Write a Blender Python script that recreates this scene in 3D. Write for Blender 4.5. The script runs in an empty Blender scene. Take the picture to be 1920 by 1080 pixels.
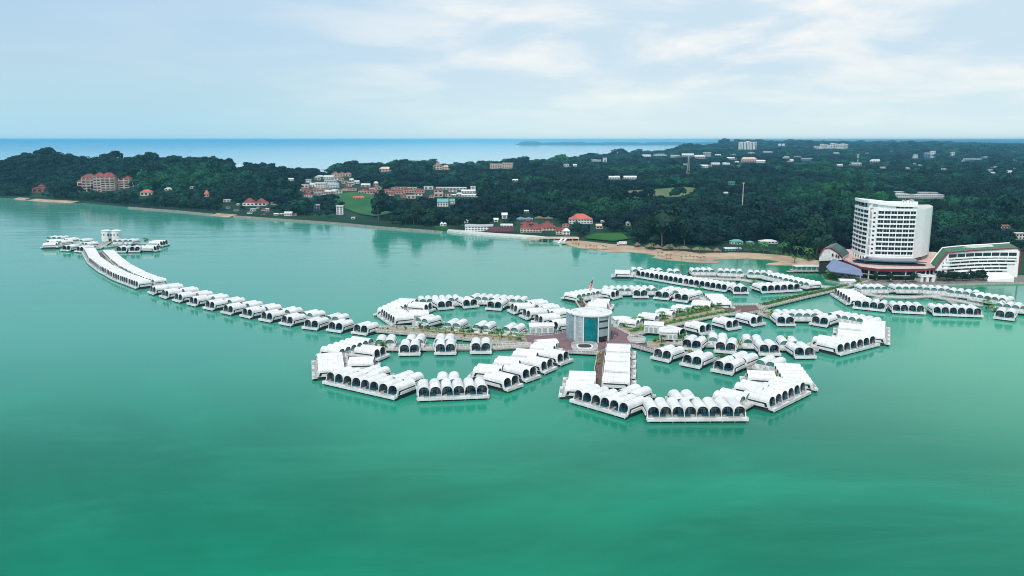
import bpy, math, random
import numpy as np
from math import sin, cos, pi, radians, hypot, atan2
C = bpy.context.scene.collection
SC = bpy.context.scene
random.seed(7)
HAZE_D, HAZE_C = 6e-5, (0.20, 0.58, 0.84)

# ------------------------------------------------------------------ camera
F, CH, HY = 1500.0, 100.0, 262.0          # focal length in photo pixels, camera height, horizon row
PIT = math.atan((540 - HY) / F)
cam = bpy.data.cameras.new('camera'); camo = bpy.data.objects.new('camera', cam); C.objects.link(camo)
camo.location = (0, 0, CH); camo.rotation_euler = (pi / 2 - PIT, 0, 0)
cam.sensor_width = 36; cam.lens = F / 1920 * 36; cam.clip_start = 1; cam.clip_end = 200000
SC.camera = camo
SC.view_settings.view_transform = 'Standard'; SC.view_settings.look = 'None'
SC.view_settings.exposure = 0.38; SC.view_settings.gamma = 1
SC.cycles.use_denoising = True; SC.cycles.filter_width = 1.0
SC.cycles.max_bounces = 6; SC.cycles.volume_bounces = 1; SC.cycles.glossy_bounces = 3
SC.cycles.transparent_max_bounces = 8; SC.cycles.caustics_reflective = False; SC.cycles.caustics_refractive = False

# ------------------------------------------------------------------ sky and sun
SUN_EL, SUN_AZ = radians(52), radians(-155)
W = bpy.data.worlds.new('World'); SC.world = W; W.use_nodes = True
nt = W.node_tree; nt.nodes.clear()
def N(tree, typ, **kw):
    n = tree.nodes.new(typ)
    for k, v in kw.items():
        if k.startswith('_'): setattr(n, k[1:], v)
        else: n.inputs[k.replace('__', ' ')].default_value = v
    return n
def L(tree, a, b): tree.links.new(a, b)
def mix(tree, fac, a, b, blend='MIX'):
    m = tree.nodes.new('ShaderNodeMix'); m.data_type = 'RGBA'; m.blend_type = blend
    for sock, v in ((m.inputs[0], fac), (m.inputs[6], a), (m.inputs[7], b)):
        if hasattr(v, 'links'): tree.links.new(v, sock)
        elif isinstance(v, (tuple, list)): sock.default_value = (*v, 1) if len(v) == 3 else v
        else: sock.default_value = v
    return m.outputs[2]
def mth(tree, op, a, b=0.0, c=0.0):
    m = tree.nodes.new('ShaderNodeMath'); m.operation = op
    for i, v in enumerate((a, b, c)):
        if hasattr(v, 'links'): tree.links.new(v, m.inputs[i])
        else: m.inputs[i].default_value = v
    return m.outputs[0]
def rng(tree, v, a, b, c=0.0, d=1.0, smooth=True):
    m = tree.nodes.new('ShaderNodeMapRange'); tree.links.new(v, m.inputs[0])
    if smooth: m.interpolation_type = 'SMOOTHSTEP'
    for i, x in enumerate((a, b, c, d)): m.inputs[i + 1].default_value = x
    return m.outputs[0]
sky = N(nt, 'ShaderNodeTexSky', _sky_type='NISHITA', _sun_disc=False, _sun_elevation=SUN_EL, _sun_rotation=SUN_AZ, _air_density=1.0, _dust_density=1.5)
tc = N(nt, 'ShaderNodeTexCoord'); sep = N(nt, 'ShaderNodeSeparateXYZ'); L(nt, tc.outputs['Generated'], sep.inputs[0])
zz = mth(nt, 'ADD', mth(nt, 'MAXIMUM', sep.outputs[2], 0.0), 0.15)
cx_ = mth(nt, 'DIVIDE', sep.outputs[0], zz); cy_ = mth(nt, 'DIVIDE', sep.outputs[1], zz)
cmb = N(nt, 'ShaderNodeCombineXYZ'); L(nt, cx_, cmb.inputs[0]); L(nt, cy_, cmb.inputs[1])
n1 = N(nt, 'ShaderNodeTexNoise', Scale=1.15, Detail=9.0, Roughness=0.56, Distortion=0.35); L(nt, cmb.outputs[0], n1.inputs['Vector'])
mp = N(nt, 'ShaderNodeMapping'); mp.inputs['Location'].default_value = (3.1, 7.7, 0); mp.inputs['Scale'].default_value = (0.16, 0.2, 1)
L(nt, cmb.outputs[0], mp.inputs[0])
n2 = N(nt, 'ShaderNodeTexNoise', Scale=1.0, Detail=4.0, Roughness=0.5); L(nt, mp.outputs[0], n2.inputs['Vector'])
cloud = mix(nt, rng(nt, n1.outputs[0], 0.40, 0.62), (5.0, 6.3, 7.3), (7.3, 7.6, 7.7))       # grey base to bright top
warm = mix(nt, rng(nt, n1.outputs[0], 0.57, 0.68, 0, 0.7), cloud, (8.6, 8.3, 7.9))
lowc = mix(nt, rng(nt, sep.outputs[0], 0.15, -0.45), (5.9, 7.2, 7.4), (3.7, 6.1, 7.2))
bl = mth(nt, 'MULTIPLY', rng(nt, sep.outputs[0], 0.06, -0.42), rng(nt, n2.outputs[0], 0.62, 0.42, 0.55, 1.0))
blue = mix(nt, 0.5, sky.outputs[0], (4.3, 6.6, 8.6))
upper = mix(nt, mth(nt, 'MULTIPLY', bl, 0.95), warm, blue)
col = mix(nt, rng(nt, sep.outputs[2], 0.0, 0.11, 0.9, 0.0), upper, lowc)                # murky air low down
bg = N(nt, 'ShaderNodeBackground', Strength=0.094); L(nt, col, bg.inputs[0])
wo = N(nt, 'ShaderNodeOutputWorld'); L(nt, bg.outputs[0], wo.inputs[0])
sun = bpy.data.lights.new('sun', 'SUN'); so = bpy.data.objects.new('sun', sun); C.objects.link(so)
sun.energy = 2.3; sun.angle = radians(9); sun.color = (1, 0.965, 0.91)
from mathutils import Vector, Matrix
sd = Vector((sin(SUN_AZ) * cos(SUN_EL), cos(SUN_AZ) * cos(SUN_EL), sin(SUN_EL)))
so.rotation_euler = sd.to_track_quat('Z', 'Y').to_euler(); so.location = (0, 0, 500)

# ------------------------------------------------------------------ pixels to the ground
cP, sP = cos(PIT), sin(PIT)
def G(x, y, z=0.0):
    """where the sight line of photo pixel x, y meets height z"""
    dx = (x - 960) / F; dz = -(y - 540) / F
    Y = cP + dz * sP; Z = -sP + dz * cP
    t = (z - CH) / Z
    return (dx * t, Y * t)
def ZA(y, Y):
    """height at forward distance Y on pixel row y"""
    dz = -(y - 540) / F
    return CH + Y * (-sP + dz * cP) / (cP + dz * sP)
def XA(x, y, Y):
    dz = -(y - 540) / F
    return (x - 960) / F * Y / (cP + dz * sP)
def PX(X, Y, Z):
    d = Y * cP - (Z - CH) * sP
    u = Y * sP + (Z - CH) * cP
    return 960 + F * X / d, 540 - F * u / d

# ------------------------------------------------------------------ materials
MATS = {}
def mat(name, col, rough=0.6, metal=0.0, var=0.0, vscale=1.0, bump=0.0, bscale=4.0, col2=None, spec=0.5, objrand=0.0, detail=4.0):
    m = bpy.data.materials.new(name); m.use_nodes = True; t = m.node_tree
    p = t.nodes['Principled BSDF']; p.inputs['Roughness'].default_value = rough; p.inputs['Metallic'].default_value = metal
    p.inputs['Specular IOR Level'].default_value = spec
    c2 = col2 or tuple(c * (1 - var) for c in col)
    out = None
    if var or col2:
        tcn = N(t, 'ShaderNodeTexCoord')
        ns = N(t, 'ShaderNodeTexNoise', Scale=vscale, Detail=detail, Roughness=0.6)
        g = N(t, 'ShaderNodeNewGeometry'); L(t, g.outputs['Position'], ns.inputs['Vector'])
        out = mix(t, rng(t, ns.outputs[0], 0.35, 0.65), col, c2)
    if objrand:
        oi = N(t, 'ShaderNodeObjectInfo')
        hs = N(t, 'ShaderNodeHueSaturation')
        L(t, mth(t, 'MULTIPLY_ADD', oi.outputs['Random'], objrand * 1.6, 1 - objrand * 0.8), hs.inputs['Value'])
        r2 = mth(t, 'FRACT', mth(t, 'MULTIPLY', oi.outputs['Random'], 37.3))
        L(t, mth(t, 'MULTIPLY_ADD', r2, 0.07, 0.465), hs.inputs['Hue'])
        if out is None: hs.inputs['Color'].default_value = (*col, 1)
        else: L(t, out, hs.inputs['Color'])
        out = hs.outputs[0]
    if out is None: p.inputs['Base Color'].default_value = (*col, 1)
    else: L(t, out, p.inputs['Base Color'])
    if bump:
        g = N(t, 'ShaderNodeNewGeometry'); ns = N(t, 'ShaderNodeTexNoise', Scale=bscale, Detail=3.0); L(t, g.outputs['Position'], ns.inputs['Vector'])
        b = N(t, 'ShaderNodeBump', Strength=bump, Distance=0.1); L(t, ns.outputs[0], b.inputs['Height']); L(t, b.outputs[0], p.inputs['Normal'])
    MATS[name] = m
    return m
M = MATS
mat('white_paint', (0.73, 0.74, 0.745), 0.5, var=0.2, vscale=0.22, detail=8.0)
mat('white_wall', (0.77, 0.77, 0.76), 0.6, var=0.2, vscale=0.5)
mat('hotel_white', (0.87, 0.87, 0.87), 0.6, var=0.06, vscale=0.3)
mat('old_white', (0.60, 0.60, 0.57), 0.7, var=0.25, vscale=0.3)
mat('grey_panel', (0.50, 0.55, 0.57), 0.45, var=0.10, vscale=0.3)
mat('blue_panel', (0.30, 0.42, 0.45), 0.3, var=0.2, vscale=0.3)
mat('villa_glass', (0.025, 0.115, 0.145), 0.12, var=0.75, vscale=0.8, spec=0.8, objrand=0.6)
mat('rear_glass', (0.11, 0.26, 0.24), 0.15, var=0.3, vscale=0.6)
mat('curtain', (0.42, 0.45, 0.46), 0.8, var=0.3, vscale=1.5)
mat('pool_blue', (0.0, 0.085, 0.125), 0.08, var=0.25, vscale=0.7)
mat('dark_window', (0.013, 0.017, 0.024), 0.15)
mat('dark_gap', (0.03, 0.032, 0.035), 0.7)  # near-black; paints shade under decks and in gaps, plain dark on the plinth
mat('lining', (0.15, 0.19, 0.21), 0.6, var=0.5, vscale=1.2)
mat('seam', (0.45, 0.47, 0.48), 0.5)
mat('concrete', (0.42, 0.41, 0.39), 0.8, var=0.25, vscale=0.4, bump=0.2)
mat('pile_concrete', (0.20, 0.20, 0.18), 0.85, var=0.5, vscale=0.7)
mat('timber_deck', (0.15, 0.085, 0.07), 0.75, var=0.35, vscale=0.6)
mat('plaza_paving', (0.20, 0.115, 0.125), 0.75, var=0.28, vscale=0.35)
mat('pale_path', (0.36, 0.30, 0.24), 0.8, var=0.3, vscale=0.5)
mat('teal_glass', (0.0, 0.19, 0.21), 0.12, var=0.25, vscale=0.25)
mat('pale_glass', (0.30, 0.40, 0.41), 0.2, var=0.2, vscale=0.3)
mat('slate_roof', (0.15, 0.20, 0.33), 0.45, var=0.15, vscale=0.1)
mat('red_trim', (0.22, 0.012, 0.025), 0.5)
mat('red_roof', (0.25, 0.045, 0.045), 0.7, var=0.45, vscale=0.12)
mat('orange_roof', (0.50, 0.13, 0.075), 0.7, var=0.25, vscale=0.12)
mat('rust_roof', (0.25, 0.10, 0.075), 0.8, var=0.4, vscale=0.1)
mat('plum_roof', (0.09, 0.02, 0.035), 0.7, var=0.4, vscale=0.2)
mat('thatch', (0.19, 0.155, 0.105), 0.95, var=0.4, vscale=0.8, bump=0.5)
mat('green_roof', (0.035, 0.15, 0.06), 0.6, var=0.4, vscale=0.08)
mat('dark_green_roof', (0.06, 0.13, 0.11), 0.5, var=0.4, vscale=0.1)
mat('teal_roof', (0.12, 0.36, 0.36), 0.5, var=0.2, vscale=0.2)
mat('blue_awning', (0.015, 0.07, 0.13), 0.4, var=0.3, vscale=0.3)
mat('cream_wall', (0.62, 0.52, 0.42), 0.7, var=0.2, vscale=0.2)
mat('pink_wall', (0.60, 0.40, 0.34), 0.7, var=0.2, vscale=0.2)
mat('sand', (0.46, 0.34, 0.23), 0.9, col2=(0.30, 0.21, 0.14), vscale=0.05, bump=0.3, detail=8.0)
mat('rock', (0.22, 0.20, 0.17), 0.9, var=0.5, vscale=0.6)
mat('bark', (0.12, 0.085, 0.06), 0.9, var=0.3, vscale=1)
mat('leaf_forest', (0.008, 0.048, 0.025), 0.75, col2=(0.0035, 0.014, 0.014), vscale=0.006, objrand=0.75, spec=0.15)
def canopy(nm, dark, mid, light, sc):
    m = mat(nm, mid, 0.75, spec=0.15, objrand=0.7, col2=dark, vscale=sc); t = m.node_tree
    hs = [n for n in t.nodes if n.bl_idname == 'ShaderNodeHueSaturation'][0]; src = hs.inputs['Color'].links[0].from_socket
    g = N(t, 'ShaderNodeNewGeometry'); ns = N(t, 'ShaderNodeTexNoise', Scale=sc * .45, Detail=3.0); L(t, g.outputs['Position'], ns.inputs['Vector'])
    L(t, mix(t, rng(t, ns.outputs[0], 0.48, 0.64, 0, .85), src, light), hs.inputs['Color'])
canopy('leaf_forest', (0.002, 0.009, 0.014), (0.005, 0.032, 0.024), (0.014, 0.085, 0.034), 0.006)
mat('leaf_tree', (0.008, 0.036, 0.018), 0.7, var=0.4, vscale=0.3, objrand=0.5, spec=0.2)
mat('leaf_shrub', (0.10, 0.30, 0.06), 0.7, var=0.5, vscale=0.6, objrand=0.5, spec=0.2)
mat('leaf_yellow', (0.33, 0.40, 0.08), 0.7, var=0.5, vscale=0.8, objrand=0.4, spec=0.2)
mat('leaf_palm', (0.07, 0.22, 0.04), 0.6, var=0.4, vscale=0.8, objrand=0.5, spec=0.3)
mat('leaf_dry', (0.22, 0.15, 0.06), 0.8, var=0.3, vscale=0.8)
mat('grass', (0.02, 0.095, 0.015), 0.9, col2=(0.04, 0.13, 0.03), vscale=0.02, spec=0.1)
mat('field_green', (0.015, 0.10, 0.035), 0.9, col2=(0.04, 0.12, 0.04), vscale=0.015, spec=0.1)
mat('field_brown', (0.16, 0.15, 0.075), 0.9, col2=(0.07, 0.14, 0.05), vscale=0.012, spec=0.1)
mat('land_ground', (0.018, 0.055, 0.028), 0.95, col2=(0.008, 0.03, 0.022), vscale=0.006, spec=0.1, detail=10.0)
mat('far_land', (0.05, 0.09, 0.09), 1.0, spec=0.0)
mat('steel', (0.5, 0.5, 0.5), 0.4, metal=0.4)
mat('flag_red', (0.5, 0.02, 0.03), 0.8); mat('flag_white', (0.8, 0.8, 0.8), 0.8); mat('flag_blue', (0.01, 0.02, 0.14), 0.8); mat('flag_gold', (0.8, 0.55, 0.02), 0.8)
mat('skin', (0.35, 0.2, 0.13), 0.6); mat('cloth_dark', (0.03, 0.03, 0.045), 0.8); mat('cloth_red', (0.3, 0.04, 0.05), 0.8)
mat('rubber', (0.02, 0.02, 0.02), 0.8)

# water
def water_mat():
    m = bpy.data.materials.new('sea_water'); m.use_nodes = True; t = m.node_tree; p = t.nodes['Principled BSDF']
    g = N(t, 'ShaderNodeNewGeometry'); sp = N(t, 'ShaderNodeSeparateXYZ'); L(t, g.outputs['Position'], sp.inputs[0])
    ns = N(t, 'ShaderNodeTexNoise', Scale=0.004, Detail=5.0, Roughness=0.55, Distortion=1.0); L(t, g.outputs['Position'], ns.inputs['Vector'])
    silt = mix(t, rng(t, ns.outputs[0], 0.38, 0.66), (0.0, 0.125, 0.070), (0.0, 0.230, 0.130))
    mp0 = N(t, 'ShaderNodeMapping'); mp0.inputs['Scale'].default_value = (0.010, 0.028, 1); mp0.inputs['Rotation'].default_value = (0, 0, 0.35); L(t, g.outputs['Position'], mp0.inputs[0])
    n0 = N(t, 'ShaderNodeTexNoise', Scale=1.0, Detail=8.0, Roughness=0.68, Distortion=0.6); L(t, mp0.outputs[0], n0.inputs['Vector'])
    silt = mix(t, rng(t, n0.outputs[0], 0.45, 0.72, 0, 0.22), silt, (0.03, 0.31, 0.20))
    # milky shallows with sky reflection painted in, deeper green seaward, open strait blue
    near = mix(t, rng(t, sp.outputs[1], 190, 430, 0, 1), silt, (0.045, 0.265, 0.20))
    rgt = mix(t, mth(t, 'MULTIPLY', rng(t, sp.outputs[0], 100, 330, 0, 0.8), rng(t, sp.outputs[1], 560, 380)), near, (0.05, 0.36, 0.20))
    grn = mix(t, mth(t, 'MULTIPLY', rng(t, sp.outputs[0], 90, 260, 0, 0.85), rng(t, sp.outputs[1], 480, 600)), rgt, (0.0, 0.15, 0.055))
    opn = mix(t, rng(t, sp.outputs[0], -600, -5000), (0.42, 0.56, 0.55), (0.0, 0.17, 0.30)); far = mix(t, rng(t, sp.outputs[1], 900, 2600), grn, opn)  # sky reflection put into the pale far water colour; blue towards the left
    L(t, far, p.inputs['Base Color'])
    p.inputs['Roughness'].default_value = 0.06; p.inputs['IOR'].default_value = 1.165
    # ripples: short crests stretched across the view, fading with patches of calm
    mp1 = N(t, 'ShaderNodeMapping'); mp1.inputs['Scale'].default_value = (0.42, 1.0, 1); mp1.inputs['Rotation'].default_value = (0, 0, 0.15); L(t, g.outputs['Position'], mp1.inputs[0])
    a = N(t, 'ShaderNodeTexNoise', Scale=1.0, Detail=4.0, Roughness=0.55); L(t, mp1.outputs[0], a.inputs['Vector'])
    mp2 = N(t, 'ShaderNodeMapping'); mp2.inputs['Scale'].default_value = (0.012, 0.05, 1); mp2.inputs['Rotation'].default_value = (0, 0, -0.2); L(t, g.outputs['Position'], mp2.inputs[0])
    b = N(t, 'ShaderNodeTexNoise', Scale=1.0, Detail=5.0, Roughness=0.6); L(t, mp2.outputs[0], b.inputs['Vector'])
    st = rng(t, b.outputs[0], 0.40, 0.68, 0.25, 1.0)
    bp = N(t, 'ShaderNodeBump', Distance=0.2); L(t, mth(t, 'MULTIPLY', st, 0.30), bp.inputs['Strength']); L(t, a.outputs[0], bp.inputs['Height'])
    mp3 = N(t, 'ShaderNodeMapping'); mp3.inputs['Scale'].default_value = (0.05, 0.17, 1); mp3.inputs['Rotation'].default_value = (0, 0, 0.4); L(t, g.outputs['Position'], mp3.inputs[0])
    c = N(t, 'ShaderNodeTexNoise', Scale=1.0, Detail=6.0, Roughness=0.6, Distortion=0.4); L(t, mp3.outputs[0], c.inputs['Vector'])
    b2 = N(t, 'ShaderNodeBump', Distance=1.0); L(t, mth(t, 'MULTIPLY', st, 0.16), b2.inputs['Strength']); L(t, c.outputs[0], b2.inputs['Height']); L(t, bp.outputs[0], b2.inputs['Normal'])
    L(t, b2.outputs[0], p.inputs['Normal'])
    MATS['sea_water'] = m
water_mat()

# ------------------------------------------------------------------ mesh helpers
class MB:
    def __init__(s): s.v = []; s.f = []; s.m = []; s.mats = []
    def mi(s, name):
        if name not in s.mats: s.mats.append(name)
        return s.mats.index(name)
    def add(s, vs, fs, m):
        o = len(s.v); k = s.mi(m); s.v += [tuple(v) for v in vs]
        for f in fs: s.f.append(tuple(i + o for i in f)); s.m.append(k)
    def box(s, x0, x1, y0, y1, z0, z1, m, T=None):
        vs = [(x, y, z) for z in (z0, z1) for (x, y) in ((x0, y0), (x1, y0), (x1, y1), (x0, y1))]
        if T: vs = [T(*v) for v in vs]
        s.add(vs, [(3, 2, 1, 0), (4, 5, 6, 7), (0, 1, 5, 4), (1, 2, 6, 5), (2, 3, 7, 6), (3, 0, 4, 7)], m)
    def prism(s, poly, z0, z1, m, mtop=None, cap=True):
        n = len(poly); a = sum(poly[i][0] * poly[(i + 1) % n][1] - poly[(i + 1) % n][0] * poly[i][1] for i in range(n))
        if a < 0: poly = poly[::-1]
        z0s = z0 if isinstance(z0, (list, tuple)) else [z0] * n; z1s = z1 if isinstance(z1, (list, tuple)) else [z1] * n
        vs = [(p[0], p[1], z0s[i]) for i, p in enumerate(poly)] + [(p[0], p[1], z1s[i]) for i, p in enumerate(poly)]
        s.add(vs, [(i, (i + 1) % n, n + (i + 1) % n, n + i) for i in range(n)] + [tuple(range(n - 1, -1, -1))], m)
        if cap: s.add(vs[n:], [tuple(range(n))], mtop or m)
    def cyl(s, x, y, z0, z1, r, m, n=8, r2=None, sy=1.0):
        r2 = r if r2 is None else r2
        vs = [(x + r * cos(2 * pi * i / n), y + r * sy * sin(2 * pi * i / n), z0) for i in range(n)] + [(x + r2 * cos(2 * pi * i / n), y + r2 * sy * sin(2 * pi * i / n), z1) for i in range(n)]
        s.add(vs, [(i, (i + 1) % n, n + (i + 1) % n, n + i) for i in range(n)] + [tuple(range(n, 2 * n)), tuple(range(n - 1, -1, -1))], m)
    def tube(s, pts, r, m, n=5):
        rs = r if isinstance(r, (list, tuple)) else [r] * len(pts)
        rings = []
        for i, p in enumerate(pts):
            a = Vector(pts[max(i - 1, 0)]); b = Vector(pts[min(i + 1, len(pts) - 1)]); d = (b - a).normalized()
            u = d.cross(Vector((0, 0, 1)) if abs(d.z) < 0.9 else Vector((1, 0, 0))).normalized(); w = d.cross(u)
            rings.append([tuple(Vector(p) + (u * cos(2 * pi * k / n) + w * sin(2 * pi * k / n)) * rs[i]) for k in range(n)])
        vs = [v for r_ in rings for v in r_]; fs = []
        for i in range(len(pts) - 1):
            for k in range(n): fs.append((i * n + k, i * n + (k + 1) % n, (i + 1) * n + (k + 1) % n, (i + 1) * n + k))
        fs += [tuple(range(n - 1, -1, -1)), tuple(range(len(vs) - n, len(vs)))]
        s.add(vs, fs, m)
    def hip(s, x0, x1, y0, y1, z0, h, m, ins=None, over=0.6, T=None, gable=False):
        x0 -= over; x1 += over; y0 -= over; y1 += over
        lx, ly = x1 - x0, y1 - y0
        if lx >= ly:
            i = 0 if gable else min(lx / 2, ly / 2 if ins is None else ins); r = [(x0 + i, (y0 + y1) / 2, z0 + h), (x1 - i, (y0 + y1) / 2, z0 + h)]
            fs = [(0, 1, 5, 4), (1, 2, 5), (2, 3, 4, 5), (3, 0, 4), (3, 2, 1, 0)]
        else:
            i = 0 if gable else min(ly / 2, lx / 2 if ins is None else ins); r = [((x0 + x1) / 2, y0 + i, z0 + h), ((x0 + x1) / 2, y1 - i, z0 + h)]
            fs = [(0, 1, 4), (1, 2, 5, 4), (2, 3, 5), (3, 0, 4, 5), (3, 2, 1, 0)]
        vs = [(x0, y0, z0), (x1, y0, z0), (x1, y1, z0), (x0, y1, z0)] + r
        if T: vs = [T(*v) for v in vs]
        s.add(vs, fs, m)
    def mesh(s, name, smooth=False):
        me = bpy.data.meshes.new(name); me.from_pydata(s.v, [], s.f)
        for k in s.mats: me.materials.append(MATS[k])
        me.polygons.foreach_set('material_index', s.m)
        if smooth: me.polygons.foreach_set('use_smooth', [True] * len(s.f))
        me.update(); return me
    def build(s, name, parent=None, smooth=False, loc=None):
        return inst(name, s.mesh(name, smooth), parent, loc)
def inst(name, me, parent=None, loc=None, rz=0.0, scale=None):
    o = bpy.data.objects.new(name, me); C.objects.link(o)
    if parent: o.parent = parent
    if loc is not None: o.location = loc
    if rz: o.rotation_euler = (0, 0, rz)
    if scale is not None: o.scale = scale if hasattr(scale, '__len__') else (scale,) * 3
    return o
def tag(o, label=None, cat=None, group=None, kind=None):
    if label: o['label'] = label
    if cat: o['category'] = cat
    if group: o['group'] = group
    if kind: o['kind'] = kind
    return o
def thing(name, loc, rz, label, cat, group=None):
    o = bpy.data.objects.new(name, None); C.objects.link(o); o.location = loc; o.rotation_euler = (0, 0, rz)
    o.empty_display_size = 0.5
    return tag(o, label, cat, group)
ORD = ['first', 'second', 'third', 'fourth', 'fifth', 'sixth', 'seventh', 'eighth', 'ninth', 'tenth', 'eleventh', 'twelfth', 'thirteenth', 'fourteenth', 'fifteenth', 'sixteenth', 'seventeenth', 'eighteenth']
NUM = {2: 'two', 3: 'three', 4: 'four', 5: 'five', 6: 'six', 7: 'seven', 8: 'eight', 9: 'nine', 10: 'ten'}
# ------------------------------------------------------------------ terrain
COAST = [(-700, 352), (-300, 362), (0, 372), (70, 374), (140, 380), (230, 388), (310, 394), (400, 402), (470, 407), (540, 412), (630, 418), (720, 426), (800, 432), (835, 435),
         (900, 439), (960, 442), (1010, 447), (1058, 454), (1150, 464), (1235, 472), (1300, 480), (1350, 481), (1400, 481), (1465, 486), (1535, 494), (1546, 512), (1600, 527), (1650, 529),
         (1740, 530), (1850, 527), (1920, 524), (2100, 518), (2600, 500)]
# skyline of the ridge behind: pixel column, pixel row, distance, tree height
RIDGE = [(-700, 335, 1700, 10), (-300, 320, 1700, 10), (0, 306, 1750, 10), (40, 297, 1750, 10), (85, 291, 1750, 10), (130, 299, 1750, 10), (165, 308, 1750, 10), (240, 303, 1750, 9), (340, 300, 1750, 9), (400, 302, 1780, 9),
         (430, 310, 1800, 9), (480, 317, 1850, 9), (510, 323, 1900, 9), (560, 326, 2000, 9), (600, 324, 2200, 9), (650, 316, 2300, 9), (700, 317, 2400, 9), (760, 312, 2500, 9),
         (830, 312, 2700, 9), (890, 313, 2800, 9), (960, 306, 3000, 9), (1000, 308, 3200, 9), (1060, 301, 3300, 9), (1100, 299, 3500, 9), (1180, 292, 4200, 9), (1250, 287, 4800, 9),
         (1275, 278, 5600, 9), (1310, 276, 5800, 9), (1340, 276, 6200, 9), (1380, 271, 7500, 9), (1500, 270, 8500, 9), (1700, 272, 9000, 9), (1920, 276, 8000, 9), (2600, 280, 8000, 9)]
_cu = []; 
for x, y in COAST:
    X, Y = G(x, y); _cu.append((X / Y, Y))
_cu.sort(); CU = np.array([a for a, _ in _cu]); CY = np.array([b for _, b in _cu])
_ru = []
for x, y, Y, th in RIDGE:
    _ru.append((XA(x, y, Y) / Y, Y, ZA(y, Y) - th))
_ru.sort(); RU = np.array([a[0] for a in _ru]); RY = np.array([a[1] for a in _ru]); RZ = np.array([a[2] for a in _ru])
_rs = np.random.RandomState(3)
_waves = [(_rs.uniform(-1, 1) * 2 * pi / l, _rs.uniform(-1, 1) * 2 * pi / l, _rs.uniform(0, 6.28), a) for l, a in ((700, 1.0), (900, 1.0), (420, .6), (330, .5), (210, .35), (160, .3), (2600, 1.6), (3100, 1.6)) for _ in range(2)]
_fw = [(_rs.uniform(-1, 1) * 2 * pi / l, _rs.uniform(-1, 1) * 2 * pi / l, _rs.uniform(0, 6.28), a) for l, a in ((5200, 1.0), (3800, 1.0), (7800, 1.2), (2400, .5)) for _ in range(2)]
def roll(X, Y, ws=_waves):
    return sum(a * np.sin(kx * X + ky * Y + p) for kx, ky, p, a in ws)
def sstep(t): t = np.clip(t, 0, 1); return t * t * (3 - 2 * t)
def HT(X, Y):
    """ground height"""
    X = np.asarray(X, float); Y = np.asarray(Y, float); u = X / Y
    yc = np.interp(u, CU, CY); yr = np.interp(u, RU, RY); zr = np.interp(u, RU, RZ)
    s = (Y - yc) / (yr - yc)
    left = sstep((-0.16 - u) / 0.08)                    # the steep wooded headland on the left
    k = sstep(s) * (1 - left) + sstep(np.clip((s - 0.05) * 1.12, 0, 1)) * left
    h = 1.3 + (zr - 1.3) * k
    h = h + roll(X, Y) * 1.6 * sstep(s * 3) * sstep((1 - s) * 3 + 0.25)
    inland = sstep((u - 0.245) / 0.03)
    behind = np.where(Y > yr, 1.0, 0.0)
    fall = zr * (1 - sstep((Y - yr) / (0.12 * yr))) - 6 * sstep((Y - yr) / (0.14 * yr))
    far = zr * 0.45 + (7 + roll(X, Y, _fw) * 5) * np.clip((Y - 7000) / 9000, 0, 2.2)
    far = zr + (far - zr) * sstep((Y - yr) / 2500)
    h = np.where(Y > yr, fall * (1 - inland) + far * inland, h)
    h = np.where(((inland > .5) & (Y > yr - 800)) | (s < 1), np.maximum(h, 3.0), h)
    e = Y - yc
    return np.where(e < 14, -3 + 4.3 * np.clip(e / 14, 0, 1), h)
def hit(x, y, add=0.0):
    """first ground point on the sight line of pixel x, y"""
    Ys = np.geomspace(500, 30000, 3000)
    Xs = np.array([XA(x, y, q) for q in Ys]); Zs = np.array([ZA(y, q) for q in Ys])
    d = HT(Xs, Ys) + add - Zs
    i = int(np.argmax(d > 0)) if (d > 0).any() else len(Ys) - 1
    return float(Xs[i]), float(Ys[i]), float(HT(Xs[i], Ys[i]))
us = np.concatenate([np.linspace(-1.25, -0.72, 30), np.linspace(-0.71, 0.72, 380), np.linspace(0.73, 1.3, 30)])
ss = np.concatenate([[0, 7, 14], np.geomspace(24, 34000, 230)])
yc = np.interp(us, CU, CY)
YY = yc[:, None] + ss[None, :]; XX = us[:, None] * YY; ZZ = HT(XX, YY)
far_n = (np.sin(XX * .013 + YY * .004) * np.cos(YY * .011 - XX * .003) + np.sin(XX * .031) * np.cos(YY * .027)) * 2.5 * sstep((YY - 5000) / 2500) * (ZZ > 2)
ZZ = np.where(ZZ > 2, np.maximum(ZZ + far_n, 2.5), ZZ)
nu, ns_ = YY.shape
vs = np.stack([XX, YY, ZZ], -1).reshape(-1, 3)
ii, jj = np.meshgrid(np.arange(nu - 1), np.arange(ns_ - 1), indexing='ij'); q = (ii * ns_ + jj).ravel()
fs = np.stack([q, q + ns_, q + ns_ + 1, q + 1], -1)
def np_mesh(name, vs, fs, m, smooth=True, mi=None):
    me = bpy.data.meshes.new(name); me.vertices.add(len(vs)); me.vertices.foreach_set('co', np.asarray(vs, np.float32).ravel())
    k = fs.shape[1]; me.loops.add(fs.size); me.loops.foreach_set('vertex_index', fs.astype(np.int32).ravel())
    me.polygons.add(len(fs)); me.polygons.foreach_set('loop_start', np.arange(0, fs.size, k, dtype=np.int32)); me.polygons.foreach_set('loop_total', np.full(len(fs), k, np.int32))
    for mm in ([m] if isinstance(m, str) else m): me.materials.append(MATS[mm])
    if mi is not None: me.polygons.foreach_set('material_index', np.asarray(mi, np.int32))
    me.polygons.foreach_set('use_smooth', [smooth] * len(fs)); me.update(calc_edges=True); return me
tag(inst('terrain', np_mesh('terrain', vs, fs, 'land_ground')), kind='structure')
# sea
b = MB(); R_ = 60000
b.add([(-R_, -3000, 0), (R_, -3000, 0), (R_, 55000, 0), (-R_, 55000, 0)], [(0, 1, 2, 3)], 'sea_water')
tag(b.build('sea'), kind='structure')
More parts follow.
